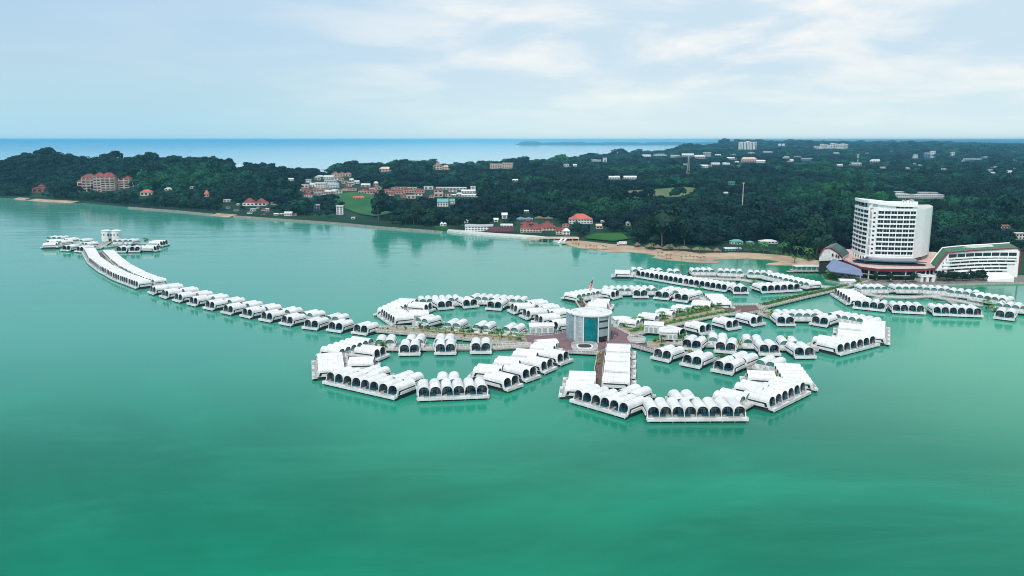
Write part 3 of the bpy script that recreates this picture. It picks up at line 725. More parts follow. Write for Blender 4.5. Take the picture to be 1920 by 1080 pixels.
for i, (x0, y0, x1, y1) in enumerate([(1175, 591.5, 1160, 598), (1210, 583.5, 1195, 590), (1243, 576, 1228, 582), (1273, 568.8, 1259, 573.5)]):
    villa((x0, y0), (x1, y1), 'c', 2, '%s villa pair from the left along the far side of the diagonal boulevard' % ORD[i], g, W=4.75, key='df', rear=False)
BS[0] = .87

# --- upper left ring
g = 'villas of the upper left ring'
put(520, 520, 6, [
    ((1400, 224, 1128, 345), 'c', 6, 'villa row at the top left corner of the upper left ring', 'p5o'),
    ((1130, 452, 1270, 550), 'f', 6, 'row of six villas facing the near end of the long causeway', 'p5o'),
    ((1700, 408, 1772, 378), 'f', 2, 'villa pair with grey glass facing the upper left lagoon', 'p5i'),
    ((1702, 400, 1690, 352), 'c', 2, 'villa pair beside the small green tree, upper left ring', 'p5i'),
    ((1832, 432, 1715, 412), 'c', 2, 'villa pair at the left end of the left boulevard planting', 'p5i'),
], g)
put(760, 520, 6, [
    ((590, 190, 150, 208), 'c', 6, 'row of six villas seen from behind at the top of the upper left ring', 'p5t'),
    ((1385, 212, 775, 174), 'c', 8, 'row of eight villas seen from behind at the top of the upper left ring', 'p5t'),
    ((370, 374, 555, 357), 'f', 2, 'left of three villa pairs facing the upper left lagoon', 'p5u'),
    ((655, 357, 835, 340), 'f', 2, 'middle of three villa pairs facing the upper left lagoon', 'p5u'),
    ((900, 367, 1078, 380), 'f', 2, 'right of three villa pairs facing the upper left lagoon', 'p5u'),
    ((1130, 378, 1235, 430), 'f', 2, 'topmost villa pair down the right side of the upper left lagoon', 'p5r'),
    ((1265, 440, 1380, 492), 'f', 2, 'second villa pair down the right side of the upper left lagoon', 'p5r'),
    ((1400, 505, 1520, 560), 'f', 2, 'third villa pair down the right side of the upper left lagoon', 'p5r'),
    ((1555, 575, 1690, 625), 'f', 2, 'lowest villa pair down the right side of the upper left lagoon', 'p5r'),
    ((1600, 262, 1520, 236), 'c', 2, 'topmost villa pair outside the right arm of the upper left ring', 'p5q'),
    ((1730, 312, 1640, 284), 'c', 2, 'middle villa pair outside the right arm of the upper left ring', 'p5q'),
    ((1855, 365, 1765, 335), 'c', 2, 'lowest villa pair outside the right arm, left of the round building', 'p5q'),
    ((692, 470, 532, 458), 'c', 2, 'left of three villa pairs backing onto the left boulevard palms', 'bf'),
    ((1015, 495, 852, 482), 'c', 2, 'middle of three villa pairs backing onto the left boulevard palms', 'bf'),
    ((1342, 520, 1180, 506), 'c', 2, 'right of three villa pairs backing onto the left boulevard palms', 'bf'),
], g)
# --- far ring towards the beach
g = 'villas of the far ring facing the beach'
put(1040, 440, 6, [
    ((684, 378, 680, 425), 'c', 2, 'white villa pair at the far left tip of the far ring', 'p6o'),
    ((980, 362, 862, 362), 'c', 2, 'leftmost villa pair in the back of the far ring', 'p6t'),
    ((1200, 372, 1070, 372), 'c', 2, 'second villa pair from the left in the back of the far ring', 'p6t'),
    ((1405, 382, 1255, 380), 'c', 2, 'third villa pair from the left in the back, left of green palms', 'p6t'),
    ((890, 480, 1418, 572), 'f', 10, 'long row of ten villas with blue glass on the far ring', 'p6f'),
    ((1425, 572, 1916, 650), 'f', 8, 'row of eight villas with blue glass on the far ring', 'p6f'),
], g)
put(1300, 440, 6, [
    ((455, 672, 622, 673), 'f', 2, 'villa pair between two blue glazed rows of the far ring', 'p6f'),
    ((780, 665, 1222, 640), 'f', 6, 'row of six villas by the diagonal boulevard, far ring', 'p6f'),
    ((205, 368, -50, 368), 'c', 4, 'leftmost row of four villas in the back of the far ring', 'p6t'),
    ((552, 385, 270, 376), 'c', 4, 'middle row of four villas by the little bridge, far ring', 'p6t'),
    ((895, 402, 605, 392), 'c', 4, 'right row of four villas in the back of the far ring', 'p6t'),
    ((1140, 466, 930, 422), 'c', 4, 'upper part of the long sloping villa row near the beach lagoon', 'p6t'),
    ((1440, 530, 1150, 470), 'c', 5, 'lower part of the long sloping villa row near the beach lagoon', 'p6t'),
], g)
# --- hotel ring
g = 'villas of the ring below the hotel'
put(1400, 540, 6, [
    ((932, 75, 1130, 205), 'f', 6, 'villa row facing left at the left corner of the hotel ring', 'p7f'),
    ((1215, 237, 1530, 270), 'f', 4, 'left row of four villas on the near side of the hotel ring', 'p7f'),
], g)
put(1600, 500, 6, [
    ((455, 525, 795, 541), 'f', 4, 'middle row of four villas on the near side of the hotel ring', 'p7f'),
    ((920, 555, 1442, 574), 'f', 6, 'row of six villas on the near side of the hotel ring', 'p7f'),
    ((1605, 592, 1778, 612), 'f', 2, 'villa pair near the right edge on the near side of the hotel ring', 'p7f'),
    ((310, 192, 20, 190), 'c', 4, 'leftmost row of four villas at the foot of the hotel', 'p7t'),
    ((702, 192, 395, 190), 'c', 4, 'second row of four villas at the foot of the hotel', 'p7t'),
    ((1065, 215, 770, 200), 'c', 4, 'third row of four villas at the foot of the white wing', 'p7t'),
    ((1412, 262, 1105, 232), 'c', 4, 'fourth row of four villas at the foot of the white wing', 'p7t'),
    ((1790, 335, 1430, 282), 'c', 5, 'sloping villa row near the right edge below the white wing', 'p7t'),
    ((1985, 415, 1660, 378), 'c', 4, 'lowest sloping villa row cut by the right edge', 'p7t'),
], g)
print('blocks', nblk[0])

# ------------------------------------------------------------------ walkways
def pathway(pts, w, z, m, name, label, cat='walkway', rail=True, world=False, step=2.4, edge=0.9, piles=True, railmat='white_wall', group=None):
    P = [Vector(p) if world else Vector(G(p[0], p[1], z)) for p in pts]
    # resample
    Q = [P[0]]
    for a, c in zip(P, P[1:]):
        k = max(1, int((c - a).length / 6)); Q += [a + (c - a) * (i / k) for i in range(1, k + 1)]
    c0 = Q[len(Q) // 2]; t = thing(name, (c0.x, c0.y, 0), 0, label, cat, group)
    Nn = []
    for i, p in enumerate(Q):
        d = (Q[min(i + 1, len(Q) - 1)] - Q[max(i - 1, 0)]); d = d.normalized() if d.length > 0 else Vector((1, 0)); Nn.append(Vector((-d.y, d.x)))
    b = MB(); hw = w / 2
    for i in range(len(Q) - 1):
        a, c = Q[i] - c0, Q[i + 1] - c0
        b.prism([tuple(a - Nn[i] * hw), tuple(c - Nn[i + 1] * hw), tuple(c + Nn[i + 1] * hw), tuple(a + Nn[i] * hw)], z - .5, z, 'concrete', m)
    b.build('walkway_deck', t)
    for sg in (-1, 1):
        if not rail: break
        b = MB(); E_ = [q - c0 + nn * sg * (hw - .1) for q, nn in zip(Q, Nn)]
        for a, c in zip(E_, E_[1:]):
            L_ = (c - a).length; k = max(1, int(L_ / step)); d = (c - a) / max(L_, 1e-6); nn = Vector((-d.y, d.x))
            for zz_ in (z + .95, z + .5):
                b.prism([tuple(a - nn * .05), tuple(c - nn * .05), tuple(c + nn * .05), tuple(a + nn * .05)], zz_, zz_ + .1, railmat)
            b.prism([tuple(a - nn * .12 - nn * 0), tuple(c - nn * .12), tuple(c + nn * .12), tuple(a + nn * .12)], z, z + .16, railmat)
            for i in range(k):
                p = a + d * (L_ * i / k); b.box(p.x - .08, p.x + .08, p.y - .08, p.y + .08, z, z + 1.1, railmat)
        b.build('railing', t)
    if piles:
        k = 0
        for i in range(0, len(Q), 2):
            for sg in (-1, 1):
                if k >= 90: break
                p = Q[i] + Nn[i] * sg * (hw - .5) - c0; inst('pile', PILE, t, (p.x, p.y, z - 1.1)); k += 1
    return t
def rearpts(key, off=20.4, ends=True):
    pts = []
    for r in BLOCKS[key]:
        h = r['n'] * r['w'] / 2; base = r['c'] + r['b'] * off
        pts += [tuple(base - r['d'] * h * .9), tuple(base + r['d'] * h * .9)] if r['n'] > 2 else [tuple(base)]
    return pts
pathway(rearpts('near', 12.9), 3.4, 1.0, 'timber_deck', 'walkway', 'straight walkway between the paired villas of the long causeway', world=True)
cv = rearpts('curve', 13.2); pathway(cv, 5.0, 1.0, 'timber_deck', 'walkway', 'curved brown walkway between the joined rows of the far causeway', world=True, railmat='concrete')
pathway([G(184, 466, 1), G(206, 452, 1), G(200, 447, 1)], 5, 1.02, 'pale_path', 'walkway', 'short tan walkway to the twin drum building on the islet', world=True)
pathway([(108, 455), (140, 456), (175, 462), (200, 463), (240, 458), (285, 456)], 4, 1.0, 'concrete', 'walkway', 'cross walkway joining the villas of the far islet')
# ------------------------------------------------------------------ plaza and boulevards
def slab(name, pts, z, m, label, cat, th=.6, railing=True, open_=(), skirt='concrete', group=None):
    P = [Vector(G(x, y, z)) for x, y in pts]; c0 = sum(P, Vector((0, 0))) / len(P)
    t = thing(name, (c0.x, c0.y, 0), 0, label, cat, group)
    b = MB(); b.prism([tuple(p - c0) for p in P], z - th, z, skirt, m); b.build('paving' if m != 'leaf_shrub' else 'bed', t)
    if railing:
        b = MB(); n = len(P)
        for i in range(n):
            if i in open_: continue
            a, c = P[i] - c0, P[(i + 1) % n] - c0; L_ = (c - a).length
            if L_ < .5: continue
            d = (c - a) / L_; nn = Vector((-d.y, d.x))
            for z0, z1 in ((z + .95, z + 1.08), (z + .5, z + .58), (z, z + .18)):
                b.prism([tuple(a - nn * .06), tuple(c - nn * .06), tuple(c + nn * .06), tuple(a + nn * .06)], z0, z1, 'white_wall')
            for k in range(int(L_ / 2) + 1):
                p = a + d * min(L_, 2 * k); b.box(p.x - .09, p.x + .09, p.y - .09, p.y + .09, z, z + 1.15, 'white_wall')
        b.build('railing', t)
    k = 0
    for i in range(len(P)):
        a, c = P[i], P[(i + 1) % len(P)]; L_ = (c - a).length
        for j in range(max(1, int(L_ / 6))):
            if k > 90: break
            p = a + (c - a) * (j / max(1, int(L_ / 6))); q = p + (c0 - p) * .04 - c0; inst('pile', PILE, t, (q.x, q.y, z - 1.0)); k += 1
    return t
ZP = 1.5
# the plaza with its curved edge
slab('plaza', [(983, 627), (1015, 629), (1045, 626), (1072, 619), (1150, 612), (1168, 622), (1180, 628), (1182, 640), (1210, 647), (1228, 655), (1226, 660), (1186, 649), (1140, 647), (1135, 657), (1122, 663), (1055, 660), (1030, 655), (992, 646)],
     ZP, 'plaza_paving', 'mauve paved plaza around the round teal glass building', 'plaza', open_=(3, 7, 8, 12, 17))
# oval railed openings / viewing decks
def oval_deck(x0, x1, y0, y1, label, hole=True):
    A = G(x0, (y0 + y1) / 2, ZP); B = G(x1, (y0 + y1) / 2, ZP); c = G((x0 + x1) / 2, y0, ZP); d = G((x0 + x1) / 2, y1, ZP)
    rx, ry = (B[0] - A[0]) / 2, (c[1] - d[1]) / 2; cx, cy = (A[0] + B[0]) / 2, (c[1] + d[1]) / 2
    t = thing('oval_terrace', (cx, cy, 0), 0, label, 'terrace'); n = 28
    def ring(k): return [(rx * k * abs(cos(2 * pi * i / n)) ** .6 * (1 if cos(2 * pi * i / n) > 0 else -1), ry * k * abs(sin(2 * pi * i / n)) ** .6 * (1 if sin(2 * pi * i / n) > 0 else -1)) for i in range(n)]
    b = MB(); b.prism(ring(1), ZP - .3, ZP + .25, 'white_wall', 'concrete'); b.build('deck', t)
    if hole:
        b = MB(); b.prism(ring(.62), ZP + .254, ZP + .7, 'white_wall', 'white_wall'); b.prism(ring(.5), ZP + .704, ZP + .72, 'dark_gap'); b.build('kerb', t)
    b = MB(); r = ring(.97)
    for i in range(n):
        a, c = Vector(r[i]), Vector(r[(i + 1) % n])
        for z0 in (ZP + 1.25, ZP + .8): b.tube([(*a, z0), (*c, z0)], .07, 'white_paint', 4)
        for k in (0, .5): p = a + (c - a) * k; b.box(p.x - .06, p.x + .06, p.y - .06, p.y + .06, ZP + .25, ZP + 1.3, 'white_paint')
    b.build('railing', t)
oval_deck(1071.5, 1121, 644.5, 658, 'oval white railed terrace at the plaza edge before the teal glass building')
oval_deck(1177, 1210, 633, 642, 'small oval railed terrace on the plaza right of the round building', False)
# boulevards
slab('left_boulevard'.replace('left_', ''), [(700, 612.5), (784, 614), (800, 617.5), (880, 622), (983, 627), (992, 647), (930, 643), (868, 636), (790, 629), (703, 621)], ZP, 'pale_path', 'broad planted boulevard between long causeway and plaza', 'boulevard', open_=(4, 9))
slab('walkway', [(702, 651), (760, 651), (935, 648.5), (996, 646), (998, 650.5), (935, 653.5), (760, 656), (702, 656)], ZP - .02, 'pale_path', 'lower straight walkway behind the three left boulevard villa pairs', 'walkway', open_=(3, 7))
slab('boulevard', [(1158, 617), (1200, 604), (1290, 588), (1352, 574), (1372, 572), (1388, 584), (1375, 589.5), (1330, 596), (1262, 612), (1183, 631)], ZP, 'pale_path', 'diagonal planted boulevard from the plaza to the brown hub', 'boulevard', open_=(4, 9))
slab('hub_deck', [(1352, 574.5), (1362, 572.8), (1420, 572), (1436, 577), (1428, 584), (1400, 589), (1368, 590)], ZP + .03, 'timber_deck', 'brown timber hub deck where the two diagonal boulevards meet', 'deck', open_=(3, 6))
slab('boulevard', [(1418, 573), (1480, 558), (1560, 541), (1615, 526), (1630, 527), (1562, 546.5), (1500, 561), (1423, 580)], ZP + .06, 'pale_path', 'diagonal planted boulevard from the brown hub to the hotel', 'boulevard', open_=(3, 7))
slab('walkway', [(1121, 659), (1137, 647), (1130, 695), (1128, 728), (1110, 729), (1115, 692)], ZP + .03, 'timber_deck', 'brown walkway running down between the villa pairs of the front right ring', 'walkway', open_=(0, 3))
slab('walkway', [(1262, 640), (1330, 644), (1400, 646), (1480, 650), (1535, 652), (1535, 657), (1470, 655.5), (1400, 651.5), (1320, 649), (1258, 645)], ZP - .03, 'pale_path', 'middle walkway between the front right ring and the right ring', 'walkway', open_=(4, 9))
slab('walkway', [(1428, 580), (1470, 589), (1540, 590), (1562, 592), (1562, 598), (1530, 599.5), (1455, 600), (1420, 588)], ZP - .05, 'pale_path', 'walkway at the top of the right ring behind its lagoon facing pairs', 'walkway', open_=(7,))
slab('walkway', [(1608, 600), (1626, 600), (1624, 634), (1606, 634)], ZP, 'timber_deck', 'short brown walkway beside the square roofed row of the right ring', 'walkway', railing=False)
slab('walkway', [(679, 664), (690, 659), (700, 672), (706, 700), (670, 694), (672, 676)], ZP, 'timber_deck', 'brown walkway behind the square roofed row of the front left ring', 'walkway', railing=False)
slab('walkway', [(1441, 676), (1456, 690), (1478, 716), (1450, 718), (1440, 702)], ZP, 'timber_deck', 'brown walkway beside the large square roofed row, front right ring', 'walkway', railing=False)
slab('walkway', [(1078, 563), (1090, 560), (1105, 580), (1090, 582)], ZP, 'timber_deck', 'short planted walkway behind the round building towards the flagpole', 'walkway')
slab('walkway', [(785, 566), (850, 567), (930, 563), (985, 570), (1020, 585), (1062, 604), (1056, 608), (1010, 590), (975, 575), (925, 569), (850, 572), (785, 571)], ZP - .06, 'concrete', 'curved walkway behind the villas of the upper left ring', 'walkway', railing=False)
slab('walkway', [(1125, 550), (1180, 548), (1235, 548), (1290, 556), (1330, 563), (1328, 567), (1285, 561), (1232, 552.5), (1180, 552.5), (1125, 554)], ZP - .07, 'concrete', 'walkway curving behind the ring beyond the round building', 'walkway', railing=False)
# white railed curved bridges in the far rings
pathway([(1330, 514), (1385, 513.5), (1440, 521), (1500, 532), (1560, 540)], 3.6, 1.6, 'concrete', 'footbridge', 'upper curved white railed footbridge of the far ring', 'footbridge')
pathway([(1290, 521), (1330, 522), (1390, 525), (1420, 530), (1445, 534)], 3.6, 1.6, 'concrete', 'footbridge', 'lower curved white railed footbridge of the far ring', 'footbridge')
pathway([(1384, 524), (1384, 514)], 3.2, 1.63, 'pale_path', 'footbridge', 'very short cross bridge with white posts in the far ring', 'footbridge', piles=False)
pathway([(1607, 544), (1640, 546.5), (1690, 546), (1750, 548), (1800, 554), (1845, 563), (1885, 574)], 3.8, 1.6, 'concrete', 'footbridge', 'upper curved white footbridge of the hotel ring', 'footbridge')
pathway([(1612, 549), (1650, 556), (1700, 558), (1745, 555.5), (1775, 553)], 3.4, 1.57, 'concrete', 'footbridge', 'lower white footbridge loop of the hotel ring', 'footbridge')
pathway([(1745, 556), (1790, 563), (1840, 573)], 3.4, 1.54, 'concrete', 'footbridge', 'sloping lower footbridge at the right of the hotel ring', 'footbridge')
pathway([(1655, 556), (1640, 563)], 3.0, 1.62, 'pale_path', 'footbridge', 'short link bridge to the left row of four villas', 'footbridge', piles=False)
pathway([(1778, 562), (1790, 570)], 3.0, 1.62, 'pale_path', 'footbridge', 'short link bridge to the row of six villas', 'footbridge', piles=False)

# ------------------------------------------------------------------ round building
def round_building():
    zb = ZP; fx, fy = G(1111, 642.5, zb); R = 39.5 / F * fy * 1.01; cx, cy = fx, fy + R
    zt = ZA(593.5, fy)
    t = thing('round_building', (cx, cy, zb), 0, 'round white and teal glass building on the mauve plaza', 'building'); H = zt - zb
    def pt(a, r): return (r * sin(a), -r * cos(a))
    def seg(b, a0, a1, r0, r1, z0, z1, m):
        k = max(1, int(abs(a1 - a0) / radians(4)))
        for i in range(k):
            u, v = a0 + (a1 - a0) * i / k, a0 + (a1 - a0) * (i + 1) / k
            b.prism([pt(u, r0), pt(v, r0), pt(v, r1), pt(u, r1)], z0, z1, m)
    D = radians
    b = MB(); seg(b, D(-180), D(180), R - 1.5, R - .6, 0, H - .2, 'blue_panel'); b.build('wall', t)
    def part(name, a0, a1, m, r=R, z0=0, z1=H - .4, mull='white_wall', nv=6, nh=5):
        b = MB(); seg(b, D(a0), D(a1), r - .5, r, z0, z1, m); w = b.build(name, t)
        if nv:
            b = MB()
            for i in range(nv + 1):
                a = D(a0 + (a1 - a0) * i / nv); seg(b, a - .004, a + .004, r + .003, r + .07, z0, z1, mull)
            for j in range(1, nh): z = z0 + (z1 - z0) * j / nh; seg(b, D(a0), D(a1), r + .003, r + .05, z - .05, z + .05, mull)
            b.build('window_frame', w)
    part('side_panel', -100, -56, 'blue_panel', R - .2, nv=5, nh=4, mull='seam')
    part('glass_wall', -52, -28, 'pale_glass')
    part('teal_glass_wall', -23, 13, 'teal_glass', R + .15, z1=H - 1.2, nv=8, nh=9, mull='teal_glass')
    part('louvre_wall', 17, 51, 'blue_panel', nv=8, nh=2, mull='seam', z0=2.8)
    part('side_panel', 56, 100, 'blue_panel', R - .2, nv=4, nh=4, mull='seam')
    for z in (H * .50, H * .76):
        b = MB(); seg(b, D(18), D(50), R + .06, R + .12, z, z + .85, 'dark_window'); b.build('louvre_strip', t)
    b = MB(); seg(b, D(18), D(50), R - .55, R - .1, 0, 2.7, 'dark_window'); b.build('entrance', t)
    for a in (-54, -25.5, 15, 53):
        b = MB(); seg(b, D(a - 1.6), D(a + 1.6), R - .5, R + .45, 0, H, 'white_paint'); b.build('column', t)
    b = MB(); seg(b, D(-180), D(180), R - 1.2, R + .5, H - .3, H + .3, 'white_paint')
    n = 40; b.prism([pt(2 * pi * i / n, R - 1.2) for i in range(n)], H - .6, H - .1, 'white_paint')
    b.box(-4, 3, -.5, .5, H - .1, H + .7, 'white_wall'); b.cyl(4.5, 2, H - .1, H + .8, .9, 'white_wall', 12); rf = b.build('roof', t)
    b = MB(); seg(b, D(-180), D(180), R * .6, R * .6 + .12, H - .097, H - .02, 'grey_panel'); b.build('roof_ring', rf)
    b = MB(); b.prism([pt(D(-70), R - .5), pt(D(-70), R + 1.6), pt(D(-95), R + 2.2), pt(D(-110), R - .5)], 0, H + .2, 'blue_panel', 'white_paint'); b.build('stair_tower', t)
round_building()
# flag on the pole behind the round building
x, y = G(1111, 576, 1.5); Yf = y
ztop = ZA(521.5, Yf)
t = thing('flagpole', (x, y, 1.5), 0, 'white flagpole with red and white striped flag behind the round building', 'flagpole')
b = MB(); b.tube([(0, 0, 0), (0, 0, ztop - 1.5)], [.22, .12], 'white_paint', 8); b.cyl(0, 0, ztop - 1.5, ztop - 1.1, .25, 'white_paint', 8); b.cyl(0, 0, 0, .6, .8, 'concrete', 10); b.build('pole', t)
b = MB(); hgt, wid = 6.2, 4.2; zf = ztop - 2.0; R8, C8 = 14, 10
def fp(i, j):                                 # hangs half furled
    u, v = i / C8, j / R8; return (-u * wid * (1 - .35 * v) * .62 - .3 * sin(u * 7) * v, .45 * sin(u * 9 + v * 2), zf - v * hgt * .72 - u * 3.6 - .3 * sin(u * 5))
vs = [fp(i, j) for j in range(R8 + 1) for i in range(C8 + 1)]
for j in range(R8):
    for i in range(C8):
        m = 'flag_blue' if (j < 8 and i < 5) else ('flag_red' if j % 2 == 0 else 'flag_white')
        if m == 'flag_blue' and 2 < j < 6 and 1 < i < 4: m = 'flag_gold'
        q = j * (C8 + 1) + i; b.add([vs[q], vs[q + 1], vs[q + C8 + 2], vs[q + C8 + 1]], [(0, 1, 2, 3)], m)
b.build('flag', t)

# small white service buildings round the plaza
def flat_house(x, y, wpx, L_, h, rz, label, name='service_building', roofm='white_paint', n=4, z=ZP, wallm='white_wall', vault=True, cat='building'):
    X, Y = G(x, y, z); w = wpx / F * Y
    t = thing(name, (X, Y, z), rz, label, cat)
    b = MB(); b.box(-w / 2, w / 2, 0, L_, 0, h, wallm); b.build('wall', t)
    b = MB()
    if vault:
        k = 10; pr = [(-.3 + (L_ + .6) * i / k, h + 1.1 * sin(pi * i / k) ** .8) for i in range(k + 1)]
        v = [(-w / 2 - .4, p[0], p[1]) for p in pr] + [(w / 2 + .4, p[0], p[1]) for p in pr]
        b.add(v, [(i, i + 1, k + 2 + i, k + 1 + i)[::-1] for i in range(k)] + [tuple(range(k + 1)), tuple(range(2 * k + 1, k, -1)), (0, k + 1, 2 * k + 1, k)], roofm)
    else: b.box(-w / 2 - .4, w / 2 + .4, -.4, L_ + .4, h, h + .5, roofm)
    b.build('roof', t)
    for i in range(n):
        cx = -w / 2 + (i + .5) * w / n; b = MB(); b.box(cx - w / n * .36, cx + w / n * .36, -.06, 0, .3, h * .72, 'curtain'); b.build('window', t)
    return t
flat_house(1016, 624, 46, 7, 3.4, .04, 'white service pavilion left of the round building above the curved railing')
flat_house(1225, 625, 35, 8, 4.2, -.25, 'small white vaulted kiosk at the start of the diagonal boulevard')
flat_house(1253, 637, 34, 8, 3.6, -.2, 'flat white kiosk below the vaulted one near the boulevard start', vault=False)
flat_house(1029, 655, 38, 8, 2.8, .25, 'low white vaulted pavilion inside the railed curve left of the plaza')
flat_house(1163, 609, 22, 6, 3, .3, 'tiny white pavilion right behind the round building')
flat_house(1589, 536, 26, 7, 3.2, -.2, 'white gatehouse on the hotel end of the boulevard', n=3)

# twin drum building at the causeway tip
def tip_building():
    X, Y = G(205.5, 453, 1.3); zt = ZA(433.5, Y)
    t = thing('twin_drum_building', (X, Y, 1.3), 0, 'white building with two round drums at the far causeway tip', 'building'); H = zt - 1.3; r = 4.6
    for sx in (-1, 1):
        b = MB(); b.cyl(sx * 5.0, 4.5, 0, H, r, 'white_wall', 28); d = b.build('drum', t)
        b = MB(); b.cyl(sx * 5.0, 4.5, H, H + .9, r + .35, 'white_paint', 28, r2=r * .55); b.build('roof', d)
        for a in (-.7, 0.0, .7):
            b = MB(); x, y = sx * 5 + r * sin(a), 4.5 - r * cos(a); b.box(x - .45, x + .45, y - .12, y + .3, H * .56, H * .74, 'dark_window'); b.build('window', d)
    b = MB(); b.box(-3.5, 3.5, 1.4, 8, 0, H - .8, 'pale_glass'); b.build('link', t)
    for sx in (-1, 1):
        b = MB(); b.box(sx * 1.3 - .7, sx * 1.3 + .7, 1.25, 1.39, H * .52, H * .72, 'dark_window'); b.build('window', t)
    b = MB(); b.box(-1.2, 1.2, 1.2, 1.38, 0, 2.8, 'dark_window'); b.build('entrance', t)
tip_building()

# ------------------------------------------------------------------ hotel
def P2(px, Y): return Vector(((px - 960) / F * Y / cP * 0.985, Y))
def fP(px, y, Y): return (XA(px, y, Y), Y)
def offs(P, d):
    r = []
    for i, p in enumerate(P):
        a = P[max(i - 1, 0)]; c = P[min(i + 1, len(P) - 1)]; t_ = (c - a).normalized(); r.append(p + Vector((t_.y, -t_.x)) * d)
    return r
def strip(b, P, r0, r1, z0, z1, m):
    A, B = offs(P, r0), offs(P, r1)
    for i in range(len(P) - 1): b.prism([tuple(A[i]), tuple(A[i + 1]), tuple(B[i + 1]), tuple(B[i])], z0, z1, m)
def lerp_line(P, k):
    out = []
    for a, c in zip(P, P[1:]): out += [a + (c - a) * (i / k) for i in range(k)]
    return out + [P[-1]]
def hotel():
    ym = 435
    L0 = [Vector(fP(1599, ym, 636)), Vector(fP(1606, ym, 625)), Vector(fP(1615, ym, 614)), Vector(fP(1625, ym, 606))]
    L1 = [Vector(fP(1625, ym, 608)), Vector(fP(1634, ym, 606)), Vector(fP(1643, ym, 604))]
    L2 = [Vector(fP(1643, ym, 602)), Vector(fP(1662, ym, 600)), Vector(fP(1690, ym, 598.5)), Vector(fP(1716, ym, 598))]
    E = [Vector(fP(1717, ym, 598)), Vector(fP(1732, ym, 606)), Vector(fP(1742, ym, 616)), Vector(fP(1745, ym, 628))]
    Bk = [Vector(fP(1738, ym, 645)), Vector(fP(1690, ym, 640)), Vector(fP(1640, ym, 646)), Vector(fP(1606, ym, 655))]
    c0 = Vector((L2[1].x, L2[1].y)); zb, zt = ZA(482, 600), ZA(392, 602)
    t = thing('hotel_tower', (c0.x, c0.y, zb - 6), 0, 'tall curved white hotel tower with rows of dark balconies', 'hotel'); z0 = zb - 6
    o = lambda P: [p - c0 for p in P]
    foot = o(L0 + L1 + L2 + E + Bk)
    inner = o(offs(L0, -1.6) + offs(L1, -.2) + offs(L2, -1.6)) + o(E + Bk)
    zB, zT = zb - z0, zt - z0
    b = MB(); b.prism([tuple(p) for p in inner], 5.4, zT, 'hotel_white', 'old_white'); b.build('wall', t)
    # rooftop storey with the swept white cap
    cap = o(offs(L0, -3) + offs(L1, -1.5) + offs(L2, -1.5)); back = o([Vector(fP(1712, ym, 622)), Vector(fP(1660, ym, 625)), Vector(fP(1612, ym, 645))])
    hc = ZA(374.5, 612) - z0; hr = ZA(381.5, 604) - z0
    pl = cap + back; n = len(pl); zs = [hc + (hr - hc) * min(1, max(0, (p.x - pl[0].x) / (pl[len(cap) - 1].x - pl[0].x) * 1.7)) ** .8 for p in pl]
    b = MB(); b.prism([tuple(p) for p in pl], zT - .2, [z - 2.21 for z in zs], 'hotel_white'); b.build('penthouse', t)
    pl2 = o(offs(L0, .3) + offs(L1, .3) + offs(L2, .3)) + o([Vector(fP(1716, ym, 622)), Vector(fP(1660, ym, 627)), Vector(fP(1604, ym, 647))])
    zs2 = [hc + (hr - hc) * min(1, max(0, (p.x - pl2[0].x) / (pl2[len(cap) - 1].x - pl2[0].x) * 1.7)) ** .8 for p in pl2]
    b = MB(); b.prism([tuple(p) for p in pl2], [z - 2.2 for z in zs2], zs2, 'hotel_white'); b.build('roof', t)
    b = MB(); A = o(L0[:3])
    for i in range(2):
        for k in range(3):
            p = A[i] + (A[i + 1] - A[i]) * ((k + .1) / 3); q = A[i] + (A[i + 1] - A[i]) * ((k + .85) / 3); d = (q - p).normalized(); nn = Vector((d.y, -d.x))
            b.prism([tuple(p - nn * 2.9), tuple(q - nn * 2.9), tuple(q - nn * 2.7), tuple(p - nn * 2.7)], zT + .2, zs[0] - 2.4, 'pale_glass' if k % 2 else 'dark_window')
    b.build('roof_glazing', t)
    b = MB(); A = o(L2); p, q = A[1] + (A[2] - A[1]) * .55, A[2] + (A[3] - A[2]) * .72
    for k in range(4):
        u, v = p + (q - p) * ((k + .04) / 4), p + (q - p) * ((k + .96) / 4); d = (v - u).normalized(); nn = Vector((d.y, -d.x))
        b.prism([tuple(u - nn * 1.4), tuple(v - nn * 1.4), tuple(v - nn * 1.2), tuple(u - nn * 1.2)], zT - .8, zT + 2.0, 'dark_window'); b.prism([tuple(u - nn * 1.4), tuple(v - nn * 1.4), tuple(v - nn * 1.15), tuple(u - nn * 1.15)], zT + 2.0, zT + 4.2, 'grey_panel')
    b.build('roof_window', t)
    nf = 10; zf0 = zB + 1.0; fh = (zT - 1.2 - zf0) / nf
